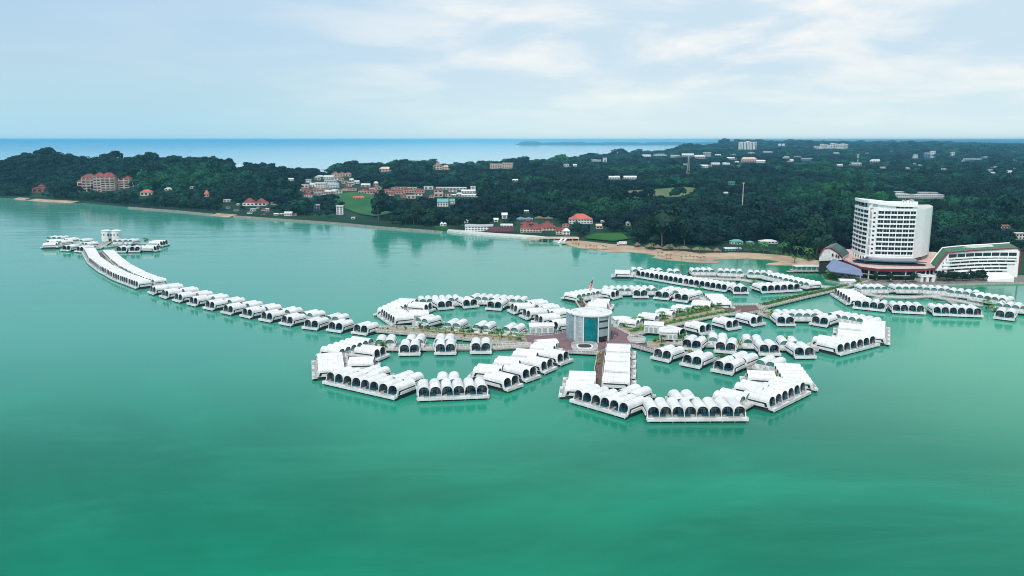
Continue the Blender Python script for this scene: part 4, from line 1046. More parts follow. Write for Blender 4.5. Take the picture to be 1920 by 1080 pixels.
    for P, bays in ((L0, 4), (L2, 6)):
        Pd = lerp_line(o(P), 4)
        # bay points
        Ls = [0]
        for a, c in zip(Pd, Pd[1:]): Ls.append(Ls[-1] + (c - a).length)
        def at(s):
            for i in range(len(Pd) - 1):
                if s <= Ls[i + 1] + 1e-6: return Pd[i] + (Pd[i + 1] - Pd[i]) * ((s - Ls[i]) / (Ls[i + 1] - Ls[i]))
            return Pd[-1]
        for f in range(nf):
            z = zf0 + f * fh
            b = MB(); strip(b, Pd, -.75, -.6, z + .1, z + fh - .1, 'dark_window'); w = b.build('window_band', t)
            b = MB()
            for k in range(bays):
                for q in (.5,):
                    s = Ls[-1] * (k + q) / bays; p = at(s); p2 = at(min(Ls[-1], s + .12)); b.prism([tuple(v_) for v_ in offs([p, p2], -.59)] + [tuple(v_) for v_ in offs([p, p2], -.5)][::-1], z + .1, z + fh - .1, 'grey_panel')
            b.build('mullion', w)
            b = MB(); strip(b, Pd, -.25, 0, z - .2, z + fh * .30, 'hotel_white'); strip(b, Pd, -1.3, -.26, z - .25, z - .02, 'hotel_white'); b.build('balcony', t)
        for k in range(bays + 1):
            s = Ls[-1] * k / bays; s = min(max(s, .25), Ls[-1] - .25); p, q = at(s - .22), at(s + .22)
            A, B = offs([p, q], -1.3), offs([p, q], -.02 - .24)
            b = MB(); b.prism([tuple(A[0]), tuple(A[1]), tuple(B[1]), tuple(B[0])], zB - 1, zT, 'hotel_white'); b.build('fin', t)
        b = MB(); strip(b, Pd, -1.3, .05, zT - 1.4, zT + .6, 'hotel_white'); b.build('parapet', t)
        b = MB(); strip(b, Pd, -1.3, .05, zB - .6, zB + .6, 'hotel_white'); b.build('parapet', t)
    A = o(L1)
    for f in range(5):
        z = zf0 + f * 2 * fh; d = (A[2] - A[0]).normalized(); nn = Vector((d.y, -d.x))
        p, q = A[0] + (A[2] - A[0]) * .12, A[0] + (A[2] - A[0]) * .42
        b = MB(); b.prism([tuple(p - nn * .4), tuple(q - nn * .4), tuple(q + nn * .06), tuple(p + nn * .06)], z + .4, z + fh * 1.7, 'curtain'); b.build('stair_window', t)
        for g_ in (0, 1):
            p, q = A[0] + (A[2] - A[0]) * .58, A[0] + (A[2] - A[0]) * .8
            b = MB(); b.prism([tuple(p - nn * .4), tuple(q - nn * .4), tuple(q + nn * .06), tuple(p + nn * .06)], z + g_ * fh + .7, z + g_ * fh + 1.9, 'dark_window'); b.build('window', t)
    b = MB()                                        # plant on the roof
    for k in range(9):
        p = o([Vector(fP(1686 + k * 2.6, ym, 607 + k * .5))])[0]; b.box(p.x - .7, p.x + .6, p.y - .6, p.y + .7, hr - .2, hr + [1.2, 2.4, 1.4, 1.0, 1.8, 2.2, 1.2, 2.9, 1.6][k], 'steel' if k % 2 else 'hotel_white')
    for k in (2, 5, 8):
        p = o([Vector(fP(1687 + k * 2.6, ym, 607))])[0]; b.tube([(p.x, p.y, hr), (p.x + .3, p.y, hr + 4)], .12, 'steel', 4)
    b.build('roof_plant', t)
    b = MB(); cp = o(offs(L1 + L2, 3.5)); 
    A_ = o(L1[1:] + L2); I_, O_ = offs(A_, 6), offs(A_, 23)
    for i in range(len(A_) - 1): b.prism([tuple(I_[i]), tuple(I_[i + 1]), tuple(O_[i + 1]), tuple(O_[i])], [ZA(485, 593) - z0 - .4] * 2 + [ZA(495.5, 576) - z0 - .4] * 2, [ZA(485, 593) - z0] * 2 + [ZA(495.5, 576) - z0] * 2, 'blue_awning')
    strip(b, A_, 18, 21.5, ZA(505, 561) - z0 + .01, ZA(495.5, 576) - z0 - .1, 'dark_window')
    strip(b, A_, .2, 6.2, ZA(505, 561) - z0 + .01, ZA(485, 593) - z0 - .2, 'curtain'); b.build('awning', t)
    b = MB(); b.prism([tuple(p) for p in inner], -4, 5.39, 'dark_window'); b.build('lobby', t)
    for P in (L0, L2):
        for p in o(lerp_line(P, 2)): b = MB(); b.cyl(p.x, p.y, -4, zB - .5, .55, 'hotel_white', 8); b.build('column', t)
hotel()
def podium():
    z = ZA(505, 561); pts = [(1566, 470, 640), (1580, 483, 605), (1597, 493, 586), (1612, 501.5, 572), (1645, 505.5, 562), (1700, 506.5, 561), (1738, 505.5, 562), (1753, 503, 566)]
    Fr = [Vector(fP(a, 505 if i > 2 else 498, Y)) for i, (a, y, Y) in enumerate(pts)]
    Bk = [Vector(fP(1756, 480, 650)), Vector(fP(1570, 480, 670))]; c0 = Fr[4]; o = lambda P: [p - c0 for p in P]
    t = thing('hotel_podium', (c0.x, c0.y, 0), 0, 'broad dark glazed podium with red edge under the hotel tower', 'building')
    b = MB(); b.prism([tuple(p) for p in o(Fr + Bk)], z - .8, z, 'pink_wall', 'pink_wall'); b.build('terrace', t)
    b = MB(); strip(b, o(Fr), 0, .5, z - 1.0, z + .35, 'red_trim'); b.build('edge_trim', t)
    b = MB(); strip(b, o(Fr), -.3, -.15, z + .36, z + 1.3, 'white_wall'); b.build('parapet', t)
    b = MB(); b.prism([tuple(p) for p in o(offs(Fr, -5) + Bk)], 1.2, z - .8, 'dark_window'); w = b.build('glass_wall', t)
    b = MB(); 
    for zz_ in (z * .45, z * .75): strip(b, o(offs(Fr, -4.9)), 0, .3, zz_, zz_ + .35, 'old_white')
    b.build('spandrel', w)
    b = MB(); strip(b, o(Fr[3:]), -4.6, -.5, z * .5 - .2, z * .5 + .1, 'concrete'); b.build('balcony', t)
    for p in o(lerp_line(offs(Fr[2:], -1), 2)): b = MB(); b.box(p.x - .35, p.x + .35, p.y - .35, p.y + .35, 0.9, z - .8, 'old_white'); b.build('column', t)
    # white cross wall and little gable left of the wing
    b = MB(); p = o([Vector(fP(1735, 515, 556))])[0]
    for k in range(3): b.box(p.x - 3 + k * 4, p.x - 1 + k * 4, p.y, p.y + 6, 1, z - 3 - k * .4, 'white_wall')
    b.box(p.x - 3.4, p.x + 8, p.y - .2, p.y + 6, z * .5, z * .5 + .5, 'white_wall'); b.build('stair_block', t)
    # glazed left slope
    b = MB(); sl = [(1549, 500, 572, 0), (1556, 508, 564, 0), (1618, 516.5, 551, 0), (1614, 505, 562, 0), (1596, 497, 577, 0), (1562, 485, 594, 0)]
    P = [(*(Vector(fP(a, y, Y)) - c0), ZA(y, Y)) for a, y, Y, zz_ in sl]
    b.add(P + [(x, y, zz_ - .5) for x, y, zz_ in P], [(0, 1, 2, 3, 4, 5), (11, 10, 9, 8, 7, 6)] + [(i, 6 + i, 6 + (i + 1) % 6, (i + 1) % 6) for i in range(6)], 'slate_roof'); b.build('sloping_roof', t)
    return z
zpod = podium()
def lwing():
    c0 = Vector(fP(1555, 480, 600)); o = lambda px, y, Y: Vector(fP(px, y, Y)) - c0
    t = thing('gabled_wing', (c0.x, c0.y, 0), 0, 'small white wing with red edged slanting gable left of the hotel tower', 'building')
    w = [(1536, 481), (1537, 479), (1545, 466.5), (1556, 465.5), (1570, 474), (1579, 484)]
    A = [(o(px, y, 596 + (px - 1536) * .15), ZA(y, 596 + (px - 1536) * .15)) for px, y in w]; n = len(A); zb = ZA(489, 598)
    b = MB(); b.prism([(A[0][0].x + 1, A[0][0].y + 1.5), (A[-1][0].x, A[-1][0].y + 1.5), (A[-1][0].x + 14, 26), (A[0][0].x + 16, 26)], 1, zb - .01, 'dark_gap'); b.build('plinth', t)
    fr = [(a.x, a.y, zz_) for a, zz_ in A] + [(A[-1][0].x, A[-1][0].y, zb), (A[0][0].x, A[0][0].y, zb)]; bk = [(x + 16, y + 26, z) for x, y, z in fr]; m = len(fr)
    b = MB(); b.add(fr + bk, [tuple(range(m))[::-1], tuple(range(m, 2 * m))] + [(i, (i + 1) % m, m + (i + 1) % m, m + i) for i in range(n - 1, m)], 'white_wall'); b.build('wall', t)
    b = MB()
    for i in range(n - 1):
        q = [Vector(fr[i]), Vector(fr[i + 1]), Vector(bk[i + 1]), Vector(bk[i])]; up = Vector((0, 0, .5)); b.add([tuple(v) for v in q] + [tuple(v + up) for v in q], [(3, 2, 1, 0), (4, 5, 6, 7), (0, 1, 5, 4), (1, 2, 6, 5), (2, 3, 7, 6), (3, 0, 4, 7)], 'dark_green_roof' if i > 1 else 'white_paint')
    b.build('roof', t)
    b = MB(); b.tube([(x, y - .3, z + .3) for x, y, z in fr[:n]], .45, 'red_trim', 5); b.build('edge_trim', t)
    for px, y in ((1561, 478), (1568, 480), (1572, 482)):
        p = o(px, y, 596 + (px - 1536) * .15); zz_ = ZA(y, 600); b = MB(); b.box(p.x - .6, p.x + .6, p.y - .5, p.y + .2, zz_ - 1, zz_ + 1, 'dark_window'); b.build('window', t)
lwing()
def rwing():
    t0 = Vector(fP(1830, 490, 572)); t = thing('hotel_wing', (t0.x, t0.y, 0), 0, 'long white wing with green roof and red edge right of the tower', 'building')
    nd = [(1753, 505, 566), (1765, 489, 566), (1777, 474.5, 566), (1800, 472, 570), (1832, 469.5, 575), (1870, 467.5, 577), (1907, 465, 576), (1913, 471, 575)]
    A = [(Vector(fP(px, y, Y)) - t0, ZA(y, Y)) for px, y, Y in nd]; n = len(A); zb = 1.0
    fr = [(a.x, a.y, z) for a, z in A]; dep = Vector((9, 24, 0)); bk = [tuple(Vector(p) + dep) for p in fr]
    b = MB(); bt = [(a.x, a.y, zb) for a, z in A]; bb = [tuple(Vector(p) + dep) for p in bt]
    for i in range(n - 1): b.add([bt[i], bt[i + 1], fr[i + 1], fr[i]], [(0, 1, 2, 3)], 'hotel_white'); b.add([bb[i], bb[i + 1], bk[i + 1], bk[i]], [(3, 2, 1, 0)], 'hotel_white')
    b.add([bt[-1], bb[-1], bk[-1], fr[-1]], [(0, 1, 2, 3)], 'hotel_white'); b.add([bt[0], bb[0], bk[0], fr[0]], [(3, 2, 1, 0)], 'hotel_white'); b.build('wall', t)
    b = MB()
    for i in range(n - 1):
        q = [Vector(fr[i]), Vector(fr[i + 1]), Vector(bk[i + 1]), Vector(bk[i])]; up = Vector((0, 0, .6)); b.add([tuple(v) for v in q] + [tuple(v + up) for v in q], [(3, 2, 1, 0), (4, 5, 6, 7), (0, 1, 5, 4), (1, 2, 6, 5), (2, 3, 7, 6), (3, 0, 4, 7)], 'green_roof' if i < 6 else 'red_trim')
    rf = b.build('roof', t)
    b = MB(); b.tube([(x, y, z + .5) for x, y, z in bk[:7]], .7, 'hotel_white', 5); b.build('back_parapet', rf)
    b = MB(); q = [Vector(bk[3]).lerp(Vector(fr[4]), .3), Vector(fr[4]).lerp(Vector(bk[4]), .35), Vector(fr[5]).lerp(Vector(bk[5]), .4), Vector(bk[5]).lerp(Vector(fr[5]), .15), Vector(bk[4]).lerp(Vector(fr[4]), .1)]
    b.add([(v.x, v.y, v.z + .75) for v in q], [tuple(range(len(q)))[::-1]], 'old_white'); b.build('roof_garden', rf)
    b = MB(); b.tube([(x, y - .4, z + .2) for x, y, z in fr] + [(fr[-1][0] + .3, fr[-1][1] - .4, ZA(511, 575))], .5, 'red_trim', 6); b.build('edge_trim', t)
    # floors: dark bands with white fins, shorter where the gable slants
    def at(px):
        for (p0, y0, Y0), (p1, y1, Y1) in zip(nd, nd[1:]):
            if px <= p1: k = (px - p0) / (p1 - p0); return Vector(fP(p0 + (p1 - p0) * k, (y0 + y1) / 2, Y0 + (Y1 - Y0) * k)) - t0
        return A[-1][0]
    zt = A[4][1]; zrow = [ZA(478.5, 572), ZA(485, 572), ZA(491.5, 572), ZA(498, 572), ZA(504.5, 572), ZA(510.5, 572), ZA(516, 572)]
    span = [(1779, 1908), (1774, 1908), (1768, 1906), (1768, 1892), (1779, 1892), (1779, 1885), (1790, 1846)]
    for k, (zr_, (p0, p1)) in enumerate(zip(zrow, span)):
        hh = 1.5 if k else 2.6; m_ = 8
        for j in range(m_):
            u, v = p0 + (p1 - p0) * (j + .05) / m_, p0 + (p1 - p0) * (j + .95) / m_
            p, q = at(u), at(v); d = (q - p).normalized(); nn = Vector((d.y, -d.x)) * .12
            b = MB(); b.prism([tuple(p), tuple(q), tuple(q + nn), tuple(p + nn)], zr_ - hh * .5, zr_ + hh * .5, 'dark_window'); b.build('window_band', t)
        P = [at(p0 + (p1 - p0) * j / 12) for j in range(13)]
        b = MB(); strip(b, P, .13, .9, zr_ - hh * .5 - 1.0, zr_ - hh * .5 + .15, 'hotel_white'); b.build('balcony', t)
    for px in (1756, 1762, 1770):
        p = at(px); b = MB(); b.box(p.x - .8, p.x + .8, p.y - .9, p.y + .2, ZA(509.5, 566) - .9, ZA(509.5, 566) + .9, 'dark_window'); b.build('window', t)
    P = [at(1746 + j * 12) for j in range(9)]
    b = MB(); strip(b, [at(1755), at(1800), at(1850)], .2, 5, ZA(517, 566), ZA(517, 566) + .8, 'hotel_white'); b.build('canopy', t)
    b = MB(); e = Vector(fP(1875, 512, 560)) - t0; b.prism([(e.x - 10, e.y - 3), (e.x + 8, e.y - 4), (e.x + 12, e.y + 10), (e.x - 4, e.y + 12)], zb, [2.2, 4.2, 5.6, 5.0], 'hotel_white', 'hotel_white'); b.build('porch', t)
rwing()
slab('hotel_terrace', [(1540, 505), (1556, 511), (1600, 527), (1640, 531), (1700, 532), (1760, 533), (1850, 530), (1960, 528), (1960, 505), (1700, 500), (1545, 497)], 1.35, 'rock', 'low dark waterside terrace under the hotel', 'terrace', th=3, railing=False)
# ------------------------------------------------------------------ houses, far buildings
OCC = []           # pixel boxes kept open towards the camera: x0, x1, ytop, ybase, distance
def house(px, yb, wpx, hpx, wall, roof, kind, label, cols=3, rows=1, dep=None, name='house', cat='house', rz=0.0, z=None, keep=.9, roof_h=None, win=True, over=.5, group=None):
    X, Y, zg = hit(px, yb) if z is None else (*G(px, yb, z), z)
    w = wpx * Y / F; h = hpx * Y / F; dep = dep or max(5, min(w * .6, 14)); rh = roof_h if roof_h is not None else {'flat': .25, 'vault': .3}.get(kind, .42)
    rh = h * rh; hw = h - rh; OCC.append((px - wpx / 2 - 1, px + wpx / 2 + 1, yb - hpx, yb - hpx * (1 - keep), Y))
    t = thing(name, (X, Y, zg - .3), rz, label, cat, group)
    b = MB(); b.box(-w / 2, w / 2, 0, dep, 0, hw + .3, wall); b.build('wall', t)
    b = MB(); zt = hw + .3
    if kind == 'flat': b.box(-w / 2 - over, w / 2 + over, -over, dep + over, zt, zt + max(.4, rh * .5), roof)
    elif kind == 'hip': b.hip(-w / 2, w / 2, 0, dep, zt, rh, roof, over=over)
    elif kind == 'gable': b.hip(-w / 2, w / 2, 0, dep, zt, rh, roof, over=over, gable=True)
    elif kind == 'pagoda':
        b.hip(-w / 2, w / 2, 0, dep, zt, rh * .5, roof, over=over); b.box(-w * .2, w * .2, dep * .3, dep * .7, zt, zt + rh * .7, wall); b.hip(-w * .2, w * .2, dep * .3, dep * .7, zt + rh * .7, rh * .5, roof, over=over)
    elif kind == 'cone': b.cyl(0, dep / 2, zt, zt + rh, w * .62, roof, 14, r2=.1)
    elif kind == 'multi':
        k = max(2, int(w / 13))
        for i in range(k):
            x0 = -w / 2 + w * i / k; b.hip(x0, x0 + w / k, -.3 * (i % 2), dep, zt - .5 * (i % 3), rh, roof, over=over * .4)
    b.build('roof', t)
    if win:
        rhh = hw / rows; cw = w / cols
        for r in range(rows):
            for c in range(cols):
                b = MB(); x = -w / 2 + (c + .5) * cw; zc = .3 + (r + .5) * rhh; b.box(x - cw * .27, x + cw * .27, -.12, .05, zc - rhh * .26, zc + rhh * .24, 'dark_window'); b.build('window', t)
    return t
def block(px0, px1, yb, yt, Y0, zg, t0, wall, roof, bands, dep, rfr=.16, cols=0, t=None):
    """one wing of a bigger building: parts go under t, in its own frame"""
    c = Vector(((XA(px0, yb, Y0) + XA(px1, yb, Y0)) / 2, Y0)) - t0; w = (px1 - px0) * Y0 / F; zt = ZA(yt, Y0) - zg; hw = zt * (1 - rfr)
    b = MB(); b.box(c.x - w / 2, c.x + w / 2, c.y, c.y + dep, -4, hw, wall); wl = b.build('wall', t)
    b = MB(); b.hip(c.x - w / 2, c.x + w / 2, c.y, c.y + dep, hw, zt - hw, roof, over=.6); b.build('roof', t)
    for i in range(bands):
        z = hw * (i + .5) / bands; b = MB()
        for k in range(max(1, cols)):
            x0 = c.x - w / 2 + w * (k + .12) / max(1, cols); x1 = c.x - w / 2 + w * (k + .88) / max(1, cols); b.box(x0, x1, c.y - .1, c.y + .1, z - hw / bands * .28, z + hw / bands * .2, 'dark_window')
        b.build('window_band', t)
        b = MB(); b.box(c.x - w / 2 + .2, c.x + w / 2 - .2, c.y - .9, c.y - .11, z - hw / bands * .5, z - hw / bands * .26, 'cream_wall'); b.build('balcony', t)
X, Y, zg = hit(196, 361); Yc = Y
t = thing('apartment_complex', (X, Y, zg), 0, 'stepped pink apartment complex with red roofs on the left wooded headland', 'apartment block'); t0 = Vector((X, Y))
for i, (a, c, yb, yt, bands) in enumerate([(145, 156, 347, 336, 2), (154, 178, 353, 326, 5), (176, 196, 357, 323.5, 6), (190, 216, 360, 324, 7), (213.5, 243, 356, 328.5, 6), (238, 251, 350, 338.5, 2)]):
    block(a, c, yb, yt, Yc + [20, 12, 6, 0, 9, 14][i], zg, t0, 'pink_wall' if i % 2 else 'cream_wall', 'red_roof', bands, 15, .2, 3 if i in (1, 2, 3, 4) else 1, t)
OCC.append((142, 254, 320, 357, Yc))
H = house
H(75, 361, 30, 13, 'rust_roof', 'red_roof', 'pagoda', 'red pagoda roofed pavilion among trees at the far left shore')
H(274, 367, 21, 11, 'cream_wall', 'orange_roof', 'hip', 'orange roofed bungalow right of the pink apartment complex')
H(315, 357, 13, 5, 'white_wall', 'old_white', 'hip', 'pale roofed cottage high in the dark headland wood', cols=2)
H(359, 354, 6, 5, 'white_wall', 'white_wall', 'flat', 'tiny white hut in the dark headland wood', cols=1)
H(387, 369, 9, 12, 'cream_wall', 'orange_roof', 'hip', 'narrow tall house with salmon orange roof on the headland', cols=2, roof_h=.65)
H(425, 379, 12, 5, 'white_wall', 'white_wall', 'flat', 'flat white shed near the shore left of the red roofed lodge', cols=2)
H(477, 386, 44, 14, 'white_wall', 'red_roof', 'multi', 'wide red roofed lodge by the left shore', cols=6, roof_h=.6)
H(513, 384, 10, 5, 'cream_wall', 'rust_roof', 'gable', 'small brown roofed house right of the red roofed lodge', cols=2)
H(474, 396, 9, 5, 'white_wall', 'white_wall', 'flat', 'white hut on the lawn below the red roofed lodge', cols=2)
H(540, 405, 14, 8, 'white_wall', 'old_white', 'gable', 'white boathouse at the waterline of the left shore', cols=3)
H(545, 339, 10, 5, 'white_wall', 'white_wall', 'gable', 'white house on the ridge end of the headland wood', cols=2)
H(449, 313, 7, 5, 'white_wall', 'white_wall', 'flat', 'tiny white house on the headland skyline', cols=1, keep=.9)
for (px, yb, w, h, wl, rf, kd, lab, cols, rows) in [
    (578, 343, 9, 7, 'white_wall', 'white_wall', 'flat', 'small white town house left end of the hill village', 2, 2),
    (588, 351, 14, 8, 'white_wall', 'old_white', 'gable', 'white house with grey gable in the hill village', 3, 2),
    (601, 354, 19, 13, 'white_wall', 'white_wall', 'flat', 'tallest white block of the hill village', 4, 3),
    (624, 353, 20, 10, 'white_wall', 'pale_glass', 'gable', 'wide white block with pale roof in the hill village', 4, 2),
    (619, 343, 22, 6, 'white_wall', 'white_paint', 'flat', 'long flat white building behind the hill village blocks', 5, 1),
    (616, 336, 18, 7, 'white_wall', 'grey_panel', 'gable', 'pale building high in the hill village', 4, 1),
    (640, 331, 36, 9, 'cream_wall', 'rust_roof', 'multi', 'long brown roofed terrace on the village skyline', 7, 1),
    (607, 322, 10, 4, 'cream_wall', 'rust_roof', 'gable', 'brown roofed house at the left end of the village skyline', 2, 1),
    (598, 360, 30, 8, 'pink_wall', 'rust_roof', 'multi', 'pink roofed terrace below the white village blocks', 6, 1),
    (577, 370, 14, 7, 'white_wall', 'red_roof', 'hip', 'white house with red roof above the shore trees', 3, 1),
    (653, 358, 26, 6, 'cream_wall', 'rust_roof', 'multi', 'brown roofed terrace at the upper edge of the green field', 5, 1),
    (688, 364, 32, 10, 'pink_wall', 'red_roof', 'multi', 'bright red roofed terrace right of the green field', 6, 1),
    (698, 358, 10, 6, 'white_wall', 'white_wall', 'flat', 'white house behind the bright red terrace', 3, 2),
    (672, 374, 20, 6, 'cream_wall', 'orange_roof', 'gable', 'low orange roofed farm house on the green field', 4, 1),
    (735, 364, 44, 9, 'pink_wall', 'red_roof', 'multi', 'left of two long red roofed terraces below the dark wood', 9, 1),
    (774, 362, 42, 9, 'pink_wall', 'red_roof', 'multi', 'right of two long red roofed terraces below the dark wood', 9, 1),
    (757, 355, 46, 5, 'cream_wall', 'rust_roof', 'multi', 'thin brown roofed terrace behind the two long red ones', 8, 1),
    (658, 346, 12, 5, 'white_wall', 'white_wall', 'flat', 'white house at the edge of the village wood', 3, 1),
    (659, 340, 7, 5, 'white_wall', 'white_wall', 'gable', 'small white gabled house in the village wood', 2, 1),
    (722, 322, 22, 9, 'pink_wall', 'cream_wall', 'hip', 'pink villa in the trees just below the skyline', 4, 2),
    (821, 318, 16, 13, 'cream_wall', 'rust_roof', 'pagoda', 'cream mansion with pagoda roof on the middle skyline', 3, 2),
    (836, 318, 14, 8, 'cream_wall', 'pink_wall', 'hip', 'cream annex right of the pagoda roofed mansion', 3, 2),
    (846, 356, 56, 5, 'grey_panel', 'white_paint', 'flat', 'very long low white roofed warehouse', 9, 1),
    (878, 362, 26, 6, 'white_wall', 'white_paint', 'gable', 'white school building at the right end of the warehouse', 5, 1),
    (887, 358, 9, 10, 'white_wall', 'white_paint', 'flat', 'white clock towerlike block beside the school building', 1, 2),
    (880, 369, 30, 5, 'white_wall', 'white_paint', 'gable', 'long white roof below the school building', 5, 1),
    (850, 368, 9, 4, 'white_wall', 'white_paint', 'gable', 'small white roof left of the long white roof', 2, 1),
    (830, 388, 20, 15, 'white_wall', 'teal_roof', 'gable', 'three storey white building with pale teal roof in the woods', 4, 3),
    (848, 383, 9, 10, 'white_wall', 'teal_roof', 'gable', 'annex of the three storey building in the woods', 2, 2),
    (594, 395, 11, 13, 'slate_roof', 'grey_panel', 'flat', 'blue grey three storey house behind the shore trees', 2, 3),
    (637, 403, 12, 20, 'white_wall', 'old_white', 'flat', 'four storey white house standing near the shore trees', 2, 4),
    (662, 411, 6, 4, 'white_wall', 'white_wall', 'flat', 'tiny white hut right of the four storey house', 1, 1),
    (930, 316, 22, 10, 'cream_wall', 'cream_wall', 'flat', 'left half of the cream hotel on the skyline', 5, 3),
    (952, 316, 20, 12, 'cream_wall', 'pink_wall', 'flat', 'right half of the cream hotel on the skyline', 5, 3),
    (1062, 312, 10, 5, 'white_wall', 'white_wall', 'flat', 'small white house in the wood right of the cream hotel', 2, 1),
    (1078, 312, 7, 4, 'white_wall', 'white_wall', 'gable', 'tiny gabled house in the wood right of the cream hotel', 2, 1),
    (1134, 304, 7, 9, 'white_wall', 'white_wall', 'flat', 'narrow white block on the right skyline wood', 1, 3),
    (1118, 303, 18, 4, 'grey_panel', 'pale_glass', 'gable', 'long pale roof left of the narrow white block', 4, 1),
    (1152, 336, 20, 6, 'white_wall', 'white_paint', 'gable', 'left white farm building behind the brown field', 4, 1),
    (1182, 336, 24, 6, 'white_wall', 'white_paint', 'gable', 'right white farm building behind the brown field', 5, 1),
    (966, 340, 10, 4, 'white_wall', 'white_wall', 'gable', 'small white farm in the green middle woods', 2, 1),
    (1212, 294, 16, 4, 'white_wall', 'white_paint', 'gable', 'white factory on the blue hill foot, leftmost', 4, 1),
    (1238, 292, 24, 4, 'white_wall', 'white_paint', 'flat', 'white factory on the blue hill foot, second from left', 5, 1),
    (1266, 295, 16, 5, 'white_wall', 'white_paint', 'flat', 'white factory on the blue hill foot, centre', 4, 1),
    (1290, 293, 22, 5, 'white_wall', 'white_paint', 'gable', 'white factory on the blue hill foot, right of centre', 5, 1),
    (1312, 297, 18, 6, 'cream_wall', 'white_paint', 'gable', 'cream factory hall on the blue hill foot, rightmost', 4, 1),
    (1326, 294, 14, 9, 'pale_glass', 'white_paint', 'flat', 'pale tower block beside the cream factory hall', 4, 3),
    (1320, 314, 14, 5, 'white_wall', 'white_paint', 'gable', 'white estate house left of the lattice pylon field', 3, 1),
    (1342, 309, 16, 4, 'white_wall', 'white_paint', 'gable', 'long white estate roof right of the lattice pylon', 4, 1),
    (1362, 309, 13, 4, 'white_wall', 'white_paint', 'gable', 'second long white estate roof right of the lattice pylon', 3, 1),
    (1372, 299, 18, 4, 'grey_panel', 'white_paint', 'gable', 'thin grey roof left of the pink school', 4, 1),
    (1405, 304, 28, 9, 'pink_wall', 'cream_wall', 'hip', 'pink school below the twin tower block', 6, 2),
    (1427, 305, 16, 5, 'white_wall', 'white_paint', 'gable', 'white hall right of the pink school', 4, 1),
    (1440, 286, 16, 3, 'white_wall', 'white_paint', 'flat', 'thin white roof right of the twin tower block', 4, 1),
    (1482, 303, 12, 4, 'white_wall', 'white_paint', 'gable', 'small white roof left of the lilac house', 3, 1),
    (1513, 302, 19, 6, 'slate_roof', 'white_wall', 'flat', 'lilac flat house in the blue middle distance', 5, 2),
    (1372, 346, 12, 6, 'teal_roof', 'teal_roof', 'flat', 'small pale teal house in the dark green plain', 3, 1),
    (1361, 363, 8, 3, 'white_wall', 'white_paint', 'gable', 'tiny white hut left of the striped mast', 2, 1),
    (1575, 312, 10, 4, 'grey_panel', 'white_paint', 'gable', 'grey roof left of the water tower', 3, 1),
    (1605, 310, 20, 5, 'grey_panel', 'pale_glass', 'gable', 'grey hall below the water tower', 5, 1),
    (1641, 304, 18, 5, 'white_wall', 'white_paint', 'vault' if 0 else 'gable', 'bright white hall right of the water tower', 4, 1),
    (1717, 297, 7, 8, 'white_wall', 'white_wall', 'flat', 'slim white block left of the lilac towers', 2, 3),
    (1739, 297, 9, 12, 'slate_roof', 'grey_panel', 'flat', 'left lilac apartment tower on the right plain', 2, 4),
    (1749, 296, 8, 14, 'white_wall', 'white_wall', 'flat', 'right white apartment tower on the right plain', 2, 4),
    (1786, 292, 7, 7, 'white_wall', 'white_wall', 'flat', 'small white block right of the apartment towers', 2, 2),
    (1818, 300, 19, 3.5, 'grey_panel', 'white_paint', 'flat', 'bright white warehouse at the right distance', 5, 1),
    (1846, 296, 10, 3, 'grey_panel', 'white_paint', 'flat', 'small white warehouse right of the bright one', 3, 1),
    (1893, 324, 11, 4, 'white_wall', 'white_paint', 'gable', 'white farm roof near the right edge', 3, 1),
    (1862, 326, 8, 3, 'white_wall', 'white_paint', 'gable', 'tiny white farm roof left of the edge farm', 2, 1),
    (1646, 325, 6, 3, 'white_wall', 'white_paint', 'gable', 'tiny white roof behind the hotel tower', 2, 1),
    (1690, 385 - 14, 32, 8, 'white_wall', 'white_paint', 'flat', 'left white terrace row above the hotel tower', 9, 2),
    (1686, 363, 18, 4, 'white_wall', 'white_paint', 'flat', 'white hall behind the left terrace row', 4, 1),
    (1742, 372, 56, 8, 'white_wall', 'grey_panel', 'flat', 'right white terrace row above the hotel tower', 14, 2),
    (1732, 365, 22, 5, 'white_wall', 'white_paint', 'flat', 'left white hall behind the right terrace row', 5, 1),
    (1750, 365, 16, 5, 'white_wall', 'white_paint', 'flat', 'right white hall behind the right terrace row', 4, 1),
    (1880, 428, 28, 6, 'cream_wall', 'rust_roof', 'gable', 'brown roofed house in the wood behind the right wing', 5, 1),
    (1913, 449, 18, 14, 'white_wall', 'old_white', 'flat', 'two storey white house cut by the right edge', 3, 2),
    (1382, 458, 22, 9, 'white_wall', 'teal_roof', 'hip', 'white house with pale teal roof behind the beach', 4, 2),
    (1407, 457, 12, 5, 'white_wall', 'teal_roof', 'hip', 'small teal roofed house right of the larger one', 2, 1),
    (1443, 457, 32, 7, 'white_wall', 'white_paint', 'hip', 'white villa with pale roof behind the beach palms', 5, 1),
    (1375, 473, 30, 6, 'teal_roof', 'grey_panel', 'gable', 'low teal beach pavilion below the teal roofed house', 5, 1)]:
    H(px, yb, w, h, wl, rf, kd, lab, cols, rows, name=('apartment_block' if kd == 'flat' and h > 8 else 'house'), cat=('building' if kd == 'flat' else 'house'), keep=1)
rq = random.Random(11)
def infill(n, poly, lab, group, wr, hr, walls, roofs, kinds):
    k = 0; xs_ = [p[0] for p in poly]; ys_ = [p[1] for p in poly]
    while k < n:
        x, y = rq.uniform(min(xs_), max(xs_)), rq.uniform(min(ys_), max(ys_))
        if not inpoly(np.array([x]), np.array([y]), poly)[0]: continue
        if any(a - 1 < x < c + 1 and y0 - 2 < y < y1 + 3 for a, c, y0, y1, _ in OCC): k += .1; continue
        k += 1; H(x, y, rq.uniform(*wr), rq.uniform(*hr), rq.choice(walls), rq.choice(roofs), rq.choice(kinds), lab, 2, 1, group=group, keep=.8)
